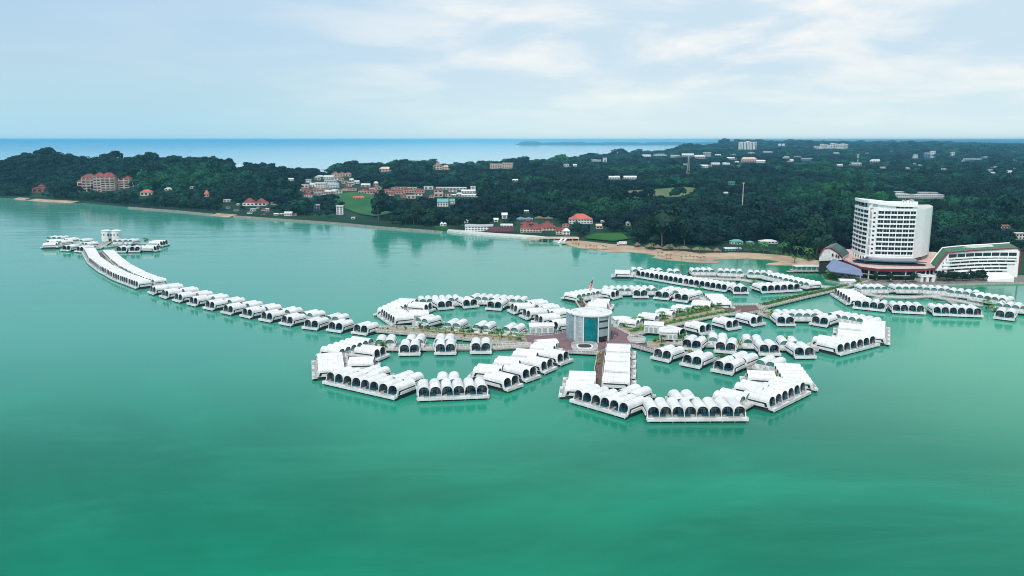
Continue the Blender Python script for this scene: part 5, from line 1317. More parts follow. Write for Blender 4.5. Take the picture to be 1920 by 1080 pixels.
infill(44, [(568, 345), (600, 333), (660, 336), (720, 352), (820, 352), (870, 362), (860, 372), (780, 374), (700, 364), (640, 362), (570, 372)], 'small house of the hill village between the larger blocks', 'small houses of the hill village', (8, 17), (5, 8), ['white_wall', 'cream_wall', 'pink_wall'], ['rust_roof', 'old_white', 'red_roof', 'grey_panel'], ['gable', 'hip', 'flat'])
infill(26, [(1190, 292), (1290, 284), (1400, 284), (1560, 282), (1700, 284), (1900, 292), (1910, 326), (1700, 318), (1500, 312), (1400, 320), (1250, 312)], 'small pale house scattered over the distant blue plain', 'small houses on the distant plain', (5, 12), (2.4, 3.8), ['old_white', 'cream_wall', 'grey_panel'], ['old_white', 'grey_panel', 'slate_roof'], ['gable', 'flat'])
infill(12, [(420, 380), (540, 392), (560, 404), (520, 408), (440, 402), (405, 392)], 'small white cabin on the lawns of the left shore', 'small cabins on the left shore', (5, 9), (3, 5), ['white_wall', 'cream_wall'], ['old_white', 'rust_roof'], ['gable', 'hip'])
# shore resort
H(898, 437, 52, 16, 'white_wall', 'grey_panel', 'flat', 'three storey white hotel at the waterline with terrace', 9, 3, name='shore_hotel', cat='hotel', dep=12, keep=1)
H(940, 440.5, 46, 14, 'plum_roof', 'plum_roof', 'gable', 'dark plum roofed timber building at the waterline', 7, 2, dep=14, keep=1, roof_h=.55)
H(950, 427, 22, 7, 'grey_panel', 'old_white', 'gable', 'grey roofed house behind the plum building', 4, 1)
H(996, 436, 40, 18, 'cream_wall', 'red_roof', 'multi', 'large red roofed resort house at the waterline', 7, 2, dep=20, keep=1, roof_h=.6)
H(1024, 433, 36, 14, 'cream_wall', 'red_roof', 'hip', 'second red roofed resort house, right of the large one', 6, 2, dep=18, keep=.9, roof_h=.6)
H(990, 422, 26, 8, 'red_roof', 'red_roof', 'pagoda', 'upper pagoda tier of red roofs behind the resort', 4, 1, keep=.9, roof_h=.7)
H(1027, 422, 20, 6, 'cream_wall', 'red_roof', 'pagoda', 'small red pagoda roof behind the second resort house', 3, 1, keep=.9, roof_h=.7)
H(984, 412, 30, 5, 'grey_panel', 'slate_roof', 'multi', 'grey roofed row behind the red roofed resort', 5, 1, roof_h=.7)
H(1020, 411, 34, 5, 'thatch', 'thatch', 'multi', 'brown roofed row behind the red roofed resort', 5, 1, roof_h=.7)
H(1051, 440, 17, 13, 'cream_wall', 'red_roof', 'gable', 'house with dark red roof beside the white gable', 3, 2, keep=1)
H(1062, 441, 13, 13, 'white_wall', 'white_wall', 'hip', 'white gabled house with dark round windows at the shore', 2, 2, keep=1)
H(1061, 425, 12, 6, 'cream_wall', 'red_roof', 'hip', 'small red roof below the big orange roof', 2, 1)
H(1089, 420, 44, 18, 'white_wall', 'orange_roof', 'hip', 'big building with bright orange hipped roof', 8, 2, dep=20, keep=.8, name='orange_roofed_hall', cat='building', roof_h=.5)
H(1124, 429, 12, 9, 'cream_wall', 'cream_wall', 'gable', 'small cream house right of the orange roofed hall', 2, 1, keep=.9)
H(946, 410, 10, 11, 'white_wall', 'white_wall', 'gable', 'tall narrow white house on the slope above the shore hotel', 1, 2, keep=.9)
H(930, 416, 8, 7, 'white_wall', 'white_wall', 'gable', 'small white house above the shore hotel', 1, 1, keep=.9)
H(874, 418, 7, 6, 'white_wall', 'white_wall', 'gable', 'small white hut above the left end of the shore hotel', 1, 1, keep=.9)
H(831, 424, 12, 8, 'white_wall', 'white_paint', 'multi', 'white cottages on the bright green lawn by the shore', 2, 1, keep=.9)
H(987, 398, 8, 4, 'white_wall', 'white_paint', 'gable', 'lone white roof in the slope wood', 2, 1, keep=.9)
H(1130, 418, 6, 5, 'old_white', 'old_white', 'gable', 'pale hut in the wood right of the orange roofed hall', 1, 1)
H(1178, 423, 8, 7, 'old_white', 'grey_panel', 'gable', 'grey ruin in the wood above the beach lawn', 1, 1)
drape([(815, 428), (838, 427), (842, 434), (816, 433)], 'grass', 'lawn')
b = MB(); A = [G(*p, .6) for p in ((838, 434.5), (880, 440), (930, 444), (975, 446.5), (1012, 449.5), (1060, 456))]; Bk_ = [(x + 1, y + 22) for x, y in A[::-1]]
b.prism(A + Bk_, -2, 1.9, 'old_white', 'old_white'); tag(b.build('sea_wall'), 'pale concrete sea wall under the shore hotel and red roofs', 'sea wall')
# stilt platforms at the resort end
X, Y = G(1036, 453, 0); t = thing('stilt_jetty', (X, Y, 0), 0, 'cream stilt jetty with stairs in front of the red roofed resort', 'jetty')
b = MB(); b.box(-24, 26, -6, 8, 3.4, 4.0, 'cream_wall'); b.box(-24, 26, -6, -5.8, 4, 5, 'cream_wall'); b.build('deck', t)
for k in range(9):
    b = MB(); b.box(-23 + k * 6, -22.3 + k * 6, -5.6, -5.0, -2, 3.4, 'cream_wall'); b.build('pile', t)
for k in (0, 1): b = MB(); b.add([(8 + k * 4, -6, 3.9), (10 + k * 4, -6, 3.9), (6 + k * 4, -14, .3), (4 + k * 4, -14, .3), (8 + k * 4, -6, 3.4), (10 + k * 4, -6, 3.4), (6 + k * 4, -14, -.2), (4 + k * 4, -14, -.2)], [(0, 1, 2, 3), (7, 6, 5, 4), (0, 3, 7, 4), (1, 5, 6, 2), (2, 6, 7, 3)], 'white_wall'); b.build('stair', t)
OCC += [(1008, 1064, 438, 452, Y), (1520, 1925, 372, 500, 600), (1095, 1178, 441, 450, 800)]

# beach huts
for i, (px, yb, w, h, kd, lab) in enumerate([(1196, 463.5, 10, 9, 'cone', 'round thatched hut at the left end of the beach huts'), (1227, 467, 30, 9, 'multi', 'leftmost long thatched beach shelter'), (1269, 470, 52, 9, 'multi', 'longest thatched beach shelter in the middle of the row'),
                                            (1318, 472.5, 36, 9, 'multi', 'third thatched beach shelter from the left'), (1346, 474, 14, 9, 'cone', 'round thatched hut at the right end of the beach huts')]):
    H(px, yb, w, h, 'bark', 'thatch', kd, lab, max(1, w // 9), 1, dep=8, name='beach_hut', cat='beach hut', z=1.6, roof_h=.6, keep=1, over=.9)
def truck(px, yb):
    X, Y = G(px, yb, 1.7); t = thing('parked_lorry', (X, Y, 1.7), .05, 'white box lorry parked on the beach left of the huts', 'lorry')
    b = MB(); b.box(-3.2, 4.2, 0, 2.5, 1.0, 3.6, 'white_paint'); b.build('body', t)
    b = MB(); b.prism([(-5.2, 0), (-3.3, 0), (-3.3, 2.4), (-5.2, 2.4)], .7, [2.2, 2.8, 2.8, 2.2], 'old_white'); c = b.build('cab', t)
    b = MB(); b.box(-5.25, -5.15, .25, 2.15, 1.5, 2.1, 'dark_window'); b.build('windscreen', c)
    b = MB(); b.box(-5, 4.1, .3, 2.2, .55, .98, 'rubber'); b.build('chassis', t)
    for x in (-4.3, 1.6, 3.0):
        for y in (.05, 2.2):
            b = MB(); n = 14; v = [(x + .5 * cos(2 * pi * i / n), y, .5 + .5 * sin(2 * pi * i / n)) for i in range(n)] + [(x + .5 * cos(2 * pi * i / n), y + .28, .5 + .5 * sin(2 * pi * i / n)) for i in range(n)]
            b.add(v, [tuple(range(n)), tuple(range(2 * n - 1, n - 1, -1))] + [(i, n + i, n + (i + 1) % n, (i + 1) % n) for i in range(n)], 'rubber'); b.build('wheel', t)
truck(1167, 460)
# jetty pavilion by the hotel
X, Y = G(1514, 508, 1.2); t = thing('jetty_pavilion', (X, Y, 0), 0, 'white roofed open jetty pavilion left of the gabled wing', 'pavilion')
b = MB(); b.box(-11, 12, -2, 9, .9, 1.4, 'concrete'); b.box(-16, -11, -3, 2, .7, 1.1, 'concrete'); b.build('deck', t)
b = MB(); b.hip(-9, 11, 0, 8, 4.6, .9, 'old_white', over=.7); b.build('roof', t)
for k in range(6):
    for y in (.3, 7.5): b = MB(); b.box(-8.8 + k * 3.9, -8.5 + k * 3.9, y, y + .3, 1.4, 4.6, 'white_wall'); b.build('post', t)
b = MB(); b.box(-11, 12, -2, -1.9, 2.2, 2.35, 'white_wall'); b.box(-11, 12, -2, -1.9, 1.7, 1.8, 'white_wall'); b.build('railing', t)
for k in range(5): inst('pile', PILE, t, (-9 + k * 4.6, -1.5, .4))

# parasols on the sand
mb = MB(); mb.tube([(0, 0, -.4), (0, 0, 2.7)], .09, 'bark', 5); PP = mb.mesh('pole')
mb = MB(); n = 12; vs = [(0, 0, 3.2)] + [((1.45 + .12 * (i % 2)) * cos(2 * pi * i / n), (1.45 + .12 * (i % 2)) * sin(2 * pi * i / n), 2.35 - .1 * (i % 2)) for i in range(n)] + [((1.2) * cos(2 * pi * i / n), 1.2 * sin(2 * pi * i / n), 2.3) for i in range(n)]
mb.add(vs, [(0, 1 + i, 1 + (i + 1) % n) for i in range(n)] + [(1 + i, 13 + i, 13 + (i + 1) % n, 1 + (i + 1) % n) for i in range(n)] + [tuple(range(24, 12, -1))], 'thatch'); PC = mb.mesh('canopy')
for i, (px, py) in enumerate([(1098.7, 466), (1106.7, 465.5), (1113.5, 466.8), (1118.5, 466), (1130.5, 467), (1136, 467), (1234, 478.6), (1241, 480), (1250, 484), (1257, 484), (1277.5, 486.5), (1286, 486), (1293.5, 486.5), (1300, 487), (1307, 487.2), (1313, 488), (1320, 488)]):
    X, Y = G(px, py, .9); z = .9; lf = px < 1200
    t = thing('beach_parasol', (X, Y, z), random.uniform(0, 3), 'thatched parasol on a pole on the %s sand bank of the beach' % ('left' if lf else 'middle'), 'parasol', 'thatched parasols on the %s sand bank' % ('left' if lf else 'middle'))
    inst('pole', PP, t); inst('canopy', PC, t, scale=random.uniform(.85, 1.2))
# masts, towers
def pylon(px, yb, yt, label, w=7):
    X, Y, z = hit(px, yb); h = ZA(yt, Y) - z; t = thing('lattice_pylon', (X, Y, z), 0, label, 'pylon'); OCC.append((px - 4, px + 4, yt, yb - 4, Y))
    b = MB(); r = lambda k: w / 2 * (1 - k) + .8 * k
    for sx in (-1, 1):
        for sy in (-1, 1): b.tube([(sx * r(0), sy * r(0), 0), (sx * r(.6) * .8, sy * r(.6) * .8, h * .6), (sx * .6, sy * .6, h)], .35, 'steel', 4)
    for i in range(9):
        k0, k1 = i / 9, (i + 1) / 9
        for sx in (-1, 1): b.tube([(sx * r(k0), -r(k0), h * k0), (-sx * r(k1), -r(k1), h * k1)], .22, 'steel', 4)
    b.build('lattice', t)
    for k in (.8, .9, .98): b = MB(); b.tube([(-w * .7, 0, h * k), (w * .7, 0, h * k)], .25, 'steel', 4); b.build('crossarm', t)
pylon(1290, 328, 291, 'tall grey lattice pylon standing above the brown field')
X, Y, z = hit(1392, 385); h = ZA(343, Y) - z; t = thing('radio_mast', (X, Y, z), 0, 'slim red and white banded radio mast in the woods', 'mast'); OCC.append((1388, 1396, 344, 383, Y))
for k in range(8): b = MB(); b.cyl(0, 0, h * k / 8, h * (k + 1) / 8, .9 - .07 * k, 'old_white' if k % 2 else 'pink_wall', 6); b.build('mast_section', t)
b = MB(); b.cyl(0, 0, h * .97, h * 1.01, 1.5, 'old_white', 8); b.build('antenna', t)
X, Y, z = hit(1608, 303); t = thing('water_tower', (X, Y, z), 0, 'white funnel shaped water tower in the blue distance', 'water tower'); s_ = Y / F; OCC.append((1603, 1613, 287, 302, Y))
b = MB(); b.cyl(0, 0, 0, 10 * s_, 1 * s_, 'white_wall', 10); b.build('shaft', t); b = MB(); b.cyl(0, 0, 10 * s_, 14 * s_, 1 * s_, 'white_wall', 14, r2=2.8 * s_); b.build('tank', t)
for px, lab in ((1462, 'left white dome tank on the far hill'), (1469, 'right white dome tank on the far hill')):
    X, Y, z = hit(px, 274); s_ = Y / F; t = thing('storage_tank', (X, Y, z), 0, lab, 'tank'); b = MB(); b.cyl(0, 0, 0, 3.4 * s_, 2.8 * s_, 'white_paint', 16); b.build('shell', t); b = MB(); b.cyl(0, 0, 3.4 * s_, 4.6 * s_, 2.8 * s_, 'white_paint', 16, r2=.6 * s_); b.build('roof', t); OCC.append((px - 4, px + 4, 268, 274, Y))
X, Y, z = hit(1402, 283); s_ = Y / F; t = thing('tower_block', (X, Y, z), 0, 'wide pale tower block with vertical stripes standing on the far horizon', 'apartment block'); OCC.append((1385, 1419, 266, 280, Y))
b = MB(); b.box(-15.5 * s_, 15.5 * s_, 0, 8 * s_, 0, 16.5 * s_, 'white_wall'); b.build('wall', t)
for k in range(11): b = MB(); x = (-14.6 + k * 2.8) * s_; b.box(x, x + 1.2 * s_, -.3, .1, 1.5 * s_, 15.5 * s_, 'dark_window' if k % 3 else 'pale_glass'); b.build('window_strip', t)
b = MB(); b.box(-3 * s_, 3 * s_, 2 * s_, 5 * s_, 16.5 * s_, 17.6 * s_, 'white_wall'); b.build('lift_housing', t)
rr = random.Random(4)
for i, (x, h) in enumerate([(1529, 5), (1536, 4), (1541, 9), (1548, 8), (1554, 7), (1560, 11), (1566, 10), (1573, 9), (1580, 10), (1587, 9)]):
    H(x, 279, 5.6, h + 1, 'white_wall' if i % 3 else 'cream_wall', 'white_wall', 'flat', '%s from the left among the pale far town blocks on the horizon' % (ORD[i] + ' block'), 2, 3, name='apartment_block', cat='apartment block', keep=.9)
# ------------------------------------------------------------------ trees and plants
def leafball(rs, n, rx, ry, rz, size, cz=0, lumps=5, low=-.5, inner=.72):
    """leaf clumps spread over several lumps; returns quads"""
    c = rs.normal(size=(lumps, 3)) * [.42, .42, .28]; r = rs.uniform(.42, .68, lumps)
    k = rs.randint(0, lumps, n); d = rs.normal(size=(n, 3)); d /= np.linalg.norm(d, axis=1)[:, None]; d[:, 2] = np.where(d[:, 2] < low, -d[:, 2], d[:, 2])
    p = c[k] + d * r[k][:, None] * rs.uniform(inner, 1.08, n)[:, None]
    nn = d + rs.normal(size=(n, 3)) * .45; nn /= np.linalg.norm(nn, axis=1)[:, None]
    u = np.cross(nn, rs.normal(size=(n, 3))); u /= np.linalg.norm(u, axis=1)[:, None]; w = np.cross(nn, u)
    s = size * rs.uniform(.6, 1.3, n)[:, None]; p = p * [rx, ry, rz] + [0, 0, cz]
    bend = nn * s * .25
    v = np.stack([p - u * s - w * s * .8, p + u * s * .9 - w * s - bend, p + u * s + w * s * .85, p - u * s * .8 + w * s - bend], 1).reshape(-1, 3)
    f = np.arange(4 * n).reshape(-1, 4); return v, f
def core(rs, rx, ry, rz, cz, n=10, m=6):
    v = []; ph = rs.uniform(0, 6, 4)
    for j in range(m + 1):
        t_ = pi * j / m
        for i in range(n):
            a = 2 * pi * i / n; k = 1 + .22 * sin(3 * a + ph[0] + t_ * 2) + .15 * sin(5 * a + ph[1] - t_ * 3)
            v.append((rx * k * sin(t_) * cos(a), ry * k * sin(t_) * sin(a), cz + rz * cos(t_) * (1 + .12 * sin(2 * a + ph[2]))))
    f = [(j * n + i, (j + 1) * n + i, (j + 1) * n + (i + 1) % n, j * n + (i + 1) % n) for j in range(m) for i in range(n)]
    return np.array(v), np.array(f)
def crown_mesh(name, seed, n, rx, rz, size, m, cz, lumps=6):
    rs = np.random.RandomState(seed); v1, f1 = leafball(rs, n, rx, rx, rz, size, cz, lumps); v2, f2 = core(rs, rx * .62, rx * .62, rz * .6, cz)
    return np_mesh(name, np.concatenate([v1, v2]), np.concatenate([f1, f2 + len(v1)]), m, smooth=False)
FCROWN = [crown_mesh('forest_crown', 11 + i, 260, 5.4 + .7 * (i % 3), [3.8, 4.6, 3.2, 5.4, 4.0][i], .85, 'leaf_forest', [7, 8, 6, 9, 7.5][i]) for i in range(5)]
protos = []
for i, me in enumerate(FCROWN):
    o = bpy.data.objects.new('crown_shape', me); protos.append(o)      # shapes for the wood below; not placed themselves
rs = np.random.RandomState(21)
pts = []
Yq = 600.0
while Yq < 9500:
    sp = 8.2 * max(1, Yq / 1300) ** .85; u = np.arange(-.80, .80, sp / Yq); u = u + rs.uniform(-.5, .5, len(u)) * sp / Yq
    Yv = Yq + rs.uniform(-.5, .5, len(u)) * sp
    pts.append(np.stack([u * Yv, Yv, np.full(len(u), sp / 8.2)], 1)); Yq += sp * .92
pts = np.concatenate(pts)
X, Y = pts[:, 0], pts[:, 1]; u = X / Y; Z = HT(X, Y); yc = np.interp(u, CU, CY); ok = (Z > .9) & (Y > yc + 8)
yr = np.interp(u, RU, RY); ok &= ~((Y > yr * 1.13) & (u < .24))
d_ = Y * cP - (Z - CH) * sP; px = 960 + F * X / d_; py = 540 - F * (Y * sP + (Z - CH) * cP) / d_
for poly, m_, nm in FIELDS: ok &= ~inpoly(px, py, poly)
ok &= ~inpoly(px, py, [(p[0], p[1] + 1) for p in BEACH_LO] + [(p[0], p[1] - 2.5) for p in BEACH_HI])
ok &= ~((px > 1540) & (Y < 690)) & ~((px > 1180) & (px < 1360) & (py > 461)) & ~((px > 1150) & (px < 1182) & (py > 452))
ok &= ~((px > 1480) & (py > 486))
ok &= ~((px > 805) & (px < 848) & (py > 424)) 
tall = rs.lognormal(0, .27, len(X)) * np.where(rs.uniform(0, 1, len(X)) < .04, 1.4, 1) * (.82 + .35 * (.5 + .5 * np.sin(X * .013 + 1) * np.cos(Y * .009 + X * .004)))
def topy(extra): 
    return 540 - F * (Y * sP + (Z + extra - CH) * cP) / (Y * cP - (Z + extra - CH) * sP)
ty = topy(12.3 * np.minimum(pts[:, 2], 1 + .25 * (pts[:, 2] - 1)) * tall); cw = 6.2 * pts[:, 2] * tall ** .7 * F / Y
for poly, m_, nm in FIELDS:                    # nothing tall right in front of a field
    a = np.array(poly); yb = a[:, 1].max(); ok &= ~(inpoly(px, ty + 1.5, poly) & (py < yb + 16) & (rs.uniform(0, 1, len(px)) < .98))
for x0, x1, y0, y1, Yb in OCC:
    ok &= ~((px + cw > x0) & (px - cw < x1) & (ty < y1) & (py > y0) & (Y < Yb + 8 + .004 * Yb))
# sparse strip inside the village
ok &= ~((px > 570) & (px < 900) & (py > 334) & (py < 375) & inpoly(px, py, [(560, 340), (620, 326), (700, 348), (880, 350), (905, 366), (860, 378), (700, 376), (560, 378)]) & (rs.uniform(0, 1, len(px)) < .85))
X, Y, Z, S = X[ok], Y[ok], Z[ok], pts[:, 2][ok]; px, py = px[ok], py[ok]
tall = tall[ok]
# individual trees: the ones that show largest along the shore
near_key = (np.interp(X / Y, CU, CY)); e = Y - near_key
shore = np.where((e < 42) & (px > -10) & (px < 1545) & (Y > 650))[0]; rs.shuffle(shore)
shore = sorted(shore[np.argsort(Y[shore] + rs.uniform(0, 500, len(shore)))][:235])
mask = np.ones(len(X), bool); mask[shore] = False
fx, fy, fz, fs_, ft = X[mask], Y[mask], Z[mask], S[mask], tall[mask]
print('forest', len(fx))
me = bpy.data.meshes.new('forest'); me.vertices.add(len(fx)); me.vertices.foreach_set('co', np.stack([fx, fy, fz - .6], 1).astype(np.float32).ravel())
a = me.attributes.new('size', 'FLOAT_VECTOR', 'POINT'); sc = np.stack([fs_ * ft ** .7, fs_ * ft ** .7, np.minimum(fs_, 1.0 + .25 * (fs_ - 1)) * ft], 1); a.data.foreach_set('vector', sc.astype(np.float32).ravel())
a = me.attributes.new('turn', 'FLOAT_VECTOR', 'POINT'); a.data.foreach_set('vector', np.stack([np.zeros(len(fx)), np.zeros(len(fx)), rs.uniform(0, 6.28, len(fx))], 1).astype(np.float32).ravel())
a = me.attributes.new('pick', 'INT', 'POINT'); a.data.foreach_set('value', rs.randint(0, 5, len(fx)).astype(np.int32))
fo = bpy.data.objects.new('forest', me); C.objects.link(fo); tag(fo, kind='stuff')
ng = bpy.data.node_groups.new('forest', 'GeometryNodeTree'); ng.interface.new_socket('Geometry', in_out='INPUT', socket_type='NodeSocketGeometry'); ng.interface.new_socket('Geometry', in_out='OUTPUT', socket_type='NodeSocketGeometry')
gi, go = ng.nodes.new('NodeGroupInput'), ng.nodes.new('NodeGroupOutput'); jn = ng.nodes.new('GeometryNodeGeometryToInstance')
for o in protos[::-1]:
    oi = ng.nodes.new('GeometryNodeObjectInfo'); oi.inputs['Object'].default_value = o; oi.inputs['As Instance'].default_value = True; ng.links.new(oi.outputs['Geometry'], jn.inputs[0])
jj_ = ng.nodes.new('GeometryNodeJoinGeometry'); ng.nodes.remove(jn)
for n_ in [x for x in ng.nodes if x.bl_idname == 'GeometryNodeObjectInfo']: ng.links.new(n_.outputs['Geometry'], jj_.inputs[0])
ip = ng.nodes.new('GeometryNodeInstanceOnPoints'); ip.inputs['Pick Instance'].default_value = True
def attr(nm, typ):
    n_ = ng.nodes.new('GeometryNodeInputNamedAttribute'); n_.data_type = typ; n_.inputs[0].default_value = nm; return n_.outputs[0]
ng.links.new(gi.outputs[0], ip.inputs['Points']); ng.links.new(jj_.outputs[0], ip.inputs['Instance']); ng.links.new(attr('pick', 'INT'), ip.inputs['Instance Index'])
ng.links.new(attr('turn', 'FLOAT_VECTOR'), ip.inputs['Rotation']); ng.links.new(attr('size', 'FLOAT_VECTOR'), ip.inputs['Scale']); ng.links.new(ip.outputs[0], go.inputs[0])
md = fo.modifiers.new('wood', 'NODES'); md.node_group = ng
# individual shore trees
TR = []
for i in range(4):
    rx = [4.6, 5.6, 5.0, 6.2][i]; rz = [4.2, 3.8, 5.2, 4.4][i]; cz = [7.2, 7.0, 9.0, 8.2][i]
    cm = crown_mesh('tree_crown', 40 + i, 620, rx, rz, .55, 'leaf_tree', cz, 8)
    mb = MB(); mb.tube([(0, 0, -1), (.15, .1, cz * .45), (.3, -.1, cz * .8)], [.42, .3, .14], 'bark', 6)
    for k in range(4): a_ = k * 1.6 + i; mb.tube([(.15, .1, cz * .42), (cos(a_) * rx * .3, sin(a_) * rx * .3, cz * .7), (cos(a_) * rx * .5, sin(a_) * rx * .5, cz * .95)], [.2, .13, .05], 'bark', 5)
    TR.append((cm, mb.mesh('tree_trunk')))
def zone(x):
    return ('below the pink apartment complex' if x < 280 else 'on the dark headland shore' if x < 420 else 'near the red roofed lodge' if x < 540 else 'below the hill village' if x < 700 else
            'on the shore below the green field' if x < 830 else 'around the shore hotel' if x < 1000 else 'around the orange roofed hall' if x < 1150 else 'behind the beach huts' if x < 1350 else 'behind the beach lagoon')
for i in shore:
    k = rs.randint(0, 4); z_n = zone(px[i]); t = thing('broadleaf_tree', (X[i], Y[i], Z[i] - .2), rs.uniform(0, 6.28), 'dark green broadleaf tree in the shore wood %s' % z_n, 'tree', 'shore trees ' + z_n)
    s_ = tall[i]; t.scale = (s_, s_, s_ * rs.uniform(.9, 1.15)); inst('crown', TR[k][0], t); inst('trunk', TR[k][1], t)
# palms
def palm_mesh(seed, nf, L_, droop):
    r = random.Random(seed); mb = MB()
    for i in range(nf):
        a = 2 * pi * i / nf + r.uniform(-.2, .2); el = r.uniform(.15, 1.0); d = Vector((cos(a), sin(a), 0)); pr = None; w0 = .32
        for k in range(6):
            t_ = k / 5; p = d * (L_ * t_ * cos(el * (1 - .4 * t_))) + Vector((0, 0, L_ * t_ * sin(el) * .8 - droop * t_ ** 2 * L_)); w = w0 * (1 - t_ * .75) * (1.6 if 0 < k < 5 else .5); s_ = Vector((-d.y, d.x, 0)) * w
            cur = (p - s_ - Vector((0, 0, w * .5)), p, p + s_ - Vector((0, 0, w * .5)))
            if pr: mb.add([pr[0], pr[1], pr[2], cur[0], cur[1], cur[2]], [(0, 1, 4, 3), (1, 2, 5, 4)], 'leaf_palm')
            pr = cur
    return mb.mesh('palm_fronds')
PF = [palm_mesh(i, 13 + i, 2.7, .55) for i in range(3)]
mb = MB(); mb.tube([(0, 0, -.5), (.12, 0, 1.6), (.05, .1, 3.6)], [.24, .17, .13], 'bark', 6); PT = mb.mesh('palm_trunk')
def palm(x, y, z, s, label, group, h=1.0):
    t = thing('palm_tree', (x, y, z), random.uniform(0, 6.28), label, 'palm', group); t.scale = (s, s, s)
    inst('trunk', PT, t, scale=(1, 1, h)); inst('fronds', random.choice(PF), t, (.05, .1, 3.55 * h)); return t
SH = {}
for key, m_, seed in (('green', 'leaf_shrub', 70), ('yellow', 'leaf_yellow', 75)):
    SH[key] = []
    for i in range(3):
        r_ = np.random.RandomState(seed + i); v, f = leafball(r_, 150, 1.0, 1.0, .9, .20, .85, 4, low=-.3, inner=.4); SH[key].append(np_mesh('shrub_leaves', v, f, m_, smooth=False))
nsh = [0]
def shrub(x, y, z, s, key, label, group):
    t = inst('shrub', random.choice(SH[key]), None, (x, y, z), random.uniform(0, 6.28), s); tag(t, label, 'shrub', group); nsh[0] += 1
def along(pts, step, z, jit=.6):
    out = []; P = [Vector(G(x, y, z)) for x, y in pts]
    for a, c in zip(P, P[1:]):
        L_ = (c - a).length; k = max(1, int(L_ / step))
        for i in range(k): p = a + (c - a) * ((i + random.uniform(.1, .9)) / k); out.append((p.x + random.uniform(-jit, jit), p.y + random.uniform(-jit, jit)))
    return out
def hedge(pts, w, h, z, m, label, n=9, name='hedge'):
    """ground cover that nobody could count"""
    P = [Vector(G(x, y, z)) for x, y in pts]; n = n * 1.8; r_ = np.random.RandomState(len(pts) + int(pts[0][0])); V = []; Fc = []; off = 0
    for a, c in zip(P, P[1:]):
        L_ = (c - a).length; k = int(L_ * w * n); d = (c - a) / L_; nn = Vector((-d.y, d.x))
        s = r_.uniform(0, L_, k); q = r_.uniform(-w / 2, w / 2, k); cl = .55 + .45 * np.sin(s * .9 + q); zz_ = r_.uniform(0, 1, k) ** .6 * h * cl
        p = np.stack([a.x + d.x * s + nn.x * q, a.y + d.y * s + nn.y * q, z + zz_], 1); u1 = r_.normal(size=(k, 3)); u1 /= np.linalg.norm(u1, axis=1)[:, None]; u2 = np.cross(u1, r_.normal(size=(k, 3))); u2 /= np.linalg.norm(u2, axis=1)[:, None]
        sz = r_.uniform(.15, .34, k)[:, None]; V.append(np.stack([p - u1 * sz, p - u2 * sz, p + u1 * sz, p + u2 * sz], 1).reshape(-1, 3)); Fc.append(np.arange(4 * k).reshape(-1, 4) + off); off += 4 * k
    o = inst(name, np_mesh(name, np.concatenate(V), np.concatenate(Fc), m, smooth=False)); tag(o, kind='stuff'); return o
zp = ZP + .02
# left boulevard
up = [(786, 615), (830, 618.5), (880, 622), (930, 625), (975, 628)]; lo = [(705, 615), (750, 618), (800, 622), (860, 628), (920, 634), (985, 639)]
hedge(up, 4.0, 1.3, zp, 'leaf_shrub', '', 7); hedge([(790, 620), (860, 626), (930, 631), (985, 634)], 1.0, .7, zp, 'leaf_yellow', '', 7); hedge([(705, 620), (790, 628), (870, 635), (930, 641), (985, 645)], .9, .7, zp, 'leaf_shrub', '', 6)
for x, y in along(up, 3.0, zp, 1.5): shrub(x, y, zp, random.uniform(.8, 1.5), random.choice(['green', 'green', 'yellow']), 'leafy shrub in the upper planting strip of the left boulevard', 'shrubs in the upper strip of the left boulevard')
for x, y in along(lo, 4.0, zp, 1.6): shrub(x, y, zp, random.uniform(.5, 1.0), random.choice(['green', 'yellow']), 'small round shrub on the paving of the left boulevard', 'small shrubs on the left boulevard paving')
for x, y in along(up, 11, zp, 1.4) + along([(930, 634), (985, 640)], 4, zp, 1.5): palm(x, y, zp, random.uniform(.6, .95), 'small palm in the planting of the left boulevard', 'palms of the left boulevard')
# diagonal boulevard
up = [(1168, 614), (1200, 606), (1260, 594), (1320, 582), (1368, 573)]; lo = [(1180, 622), (1240, 609), (1300, 597), (1345, 588), (1375, 583)]
hedge(up, 6.0, 1.9, zp, 'leaf_shrub', '', 8); hedge(lo, 3.0, 1.1, zp, 'leaf_shrub', '', 7)
for x, y in along(up, 2.6, zp, 1.4): shrub(x, y, zp, random.uniform(.9, 1.6), 'green', 'bushy green shrub along the far edge of the diagonal boulevard', 'shrubs on the far edge of the diagonal boulevard')
for x, y in along(up, 4, zp, 2.0): palm(x, y, zp, random.uniform(.65, 1.1), 'small palm along the far edge of the diagonal boulevard', 'palms of the diagonal boulevard')
for x, y in along(lo, 3.2, zp, 1.4): shrub(x, y, zp, random.uniform(.6, 1.2), random.choice(['green', 'yellow']), 'low shrub along the middle bed of the diagonal boulevard', 'shrubs in the middle bed of the diagonal boulevard')
up = [(1425, 573), (1480, 559.5), (1560, 542), (1614, 528)]; hedge(up, 4.2, 1.3, zp, 'leaf_shrub', '', 7); hedge([(1432, 577.5), (1500, 560), (1562, 544.5), (1620, 529)], 1.0, .7, zp, 'leaf_yellow', '', 5)
for x, y in along(up, 4.5, zp, .8): shrub(x, y, zp, random.uniform(.6, 1.1), 'green', 'green shrub along the boulevard stretch towards the hotel', 'shrubs of the boulevard stretch towards the hotel')
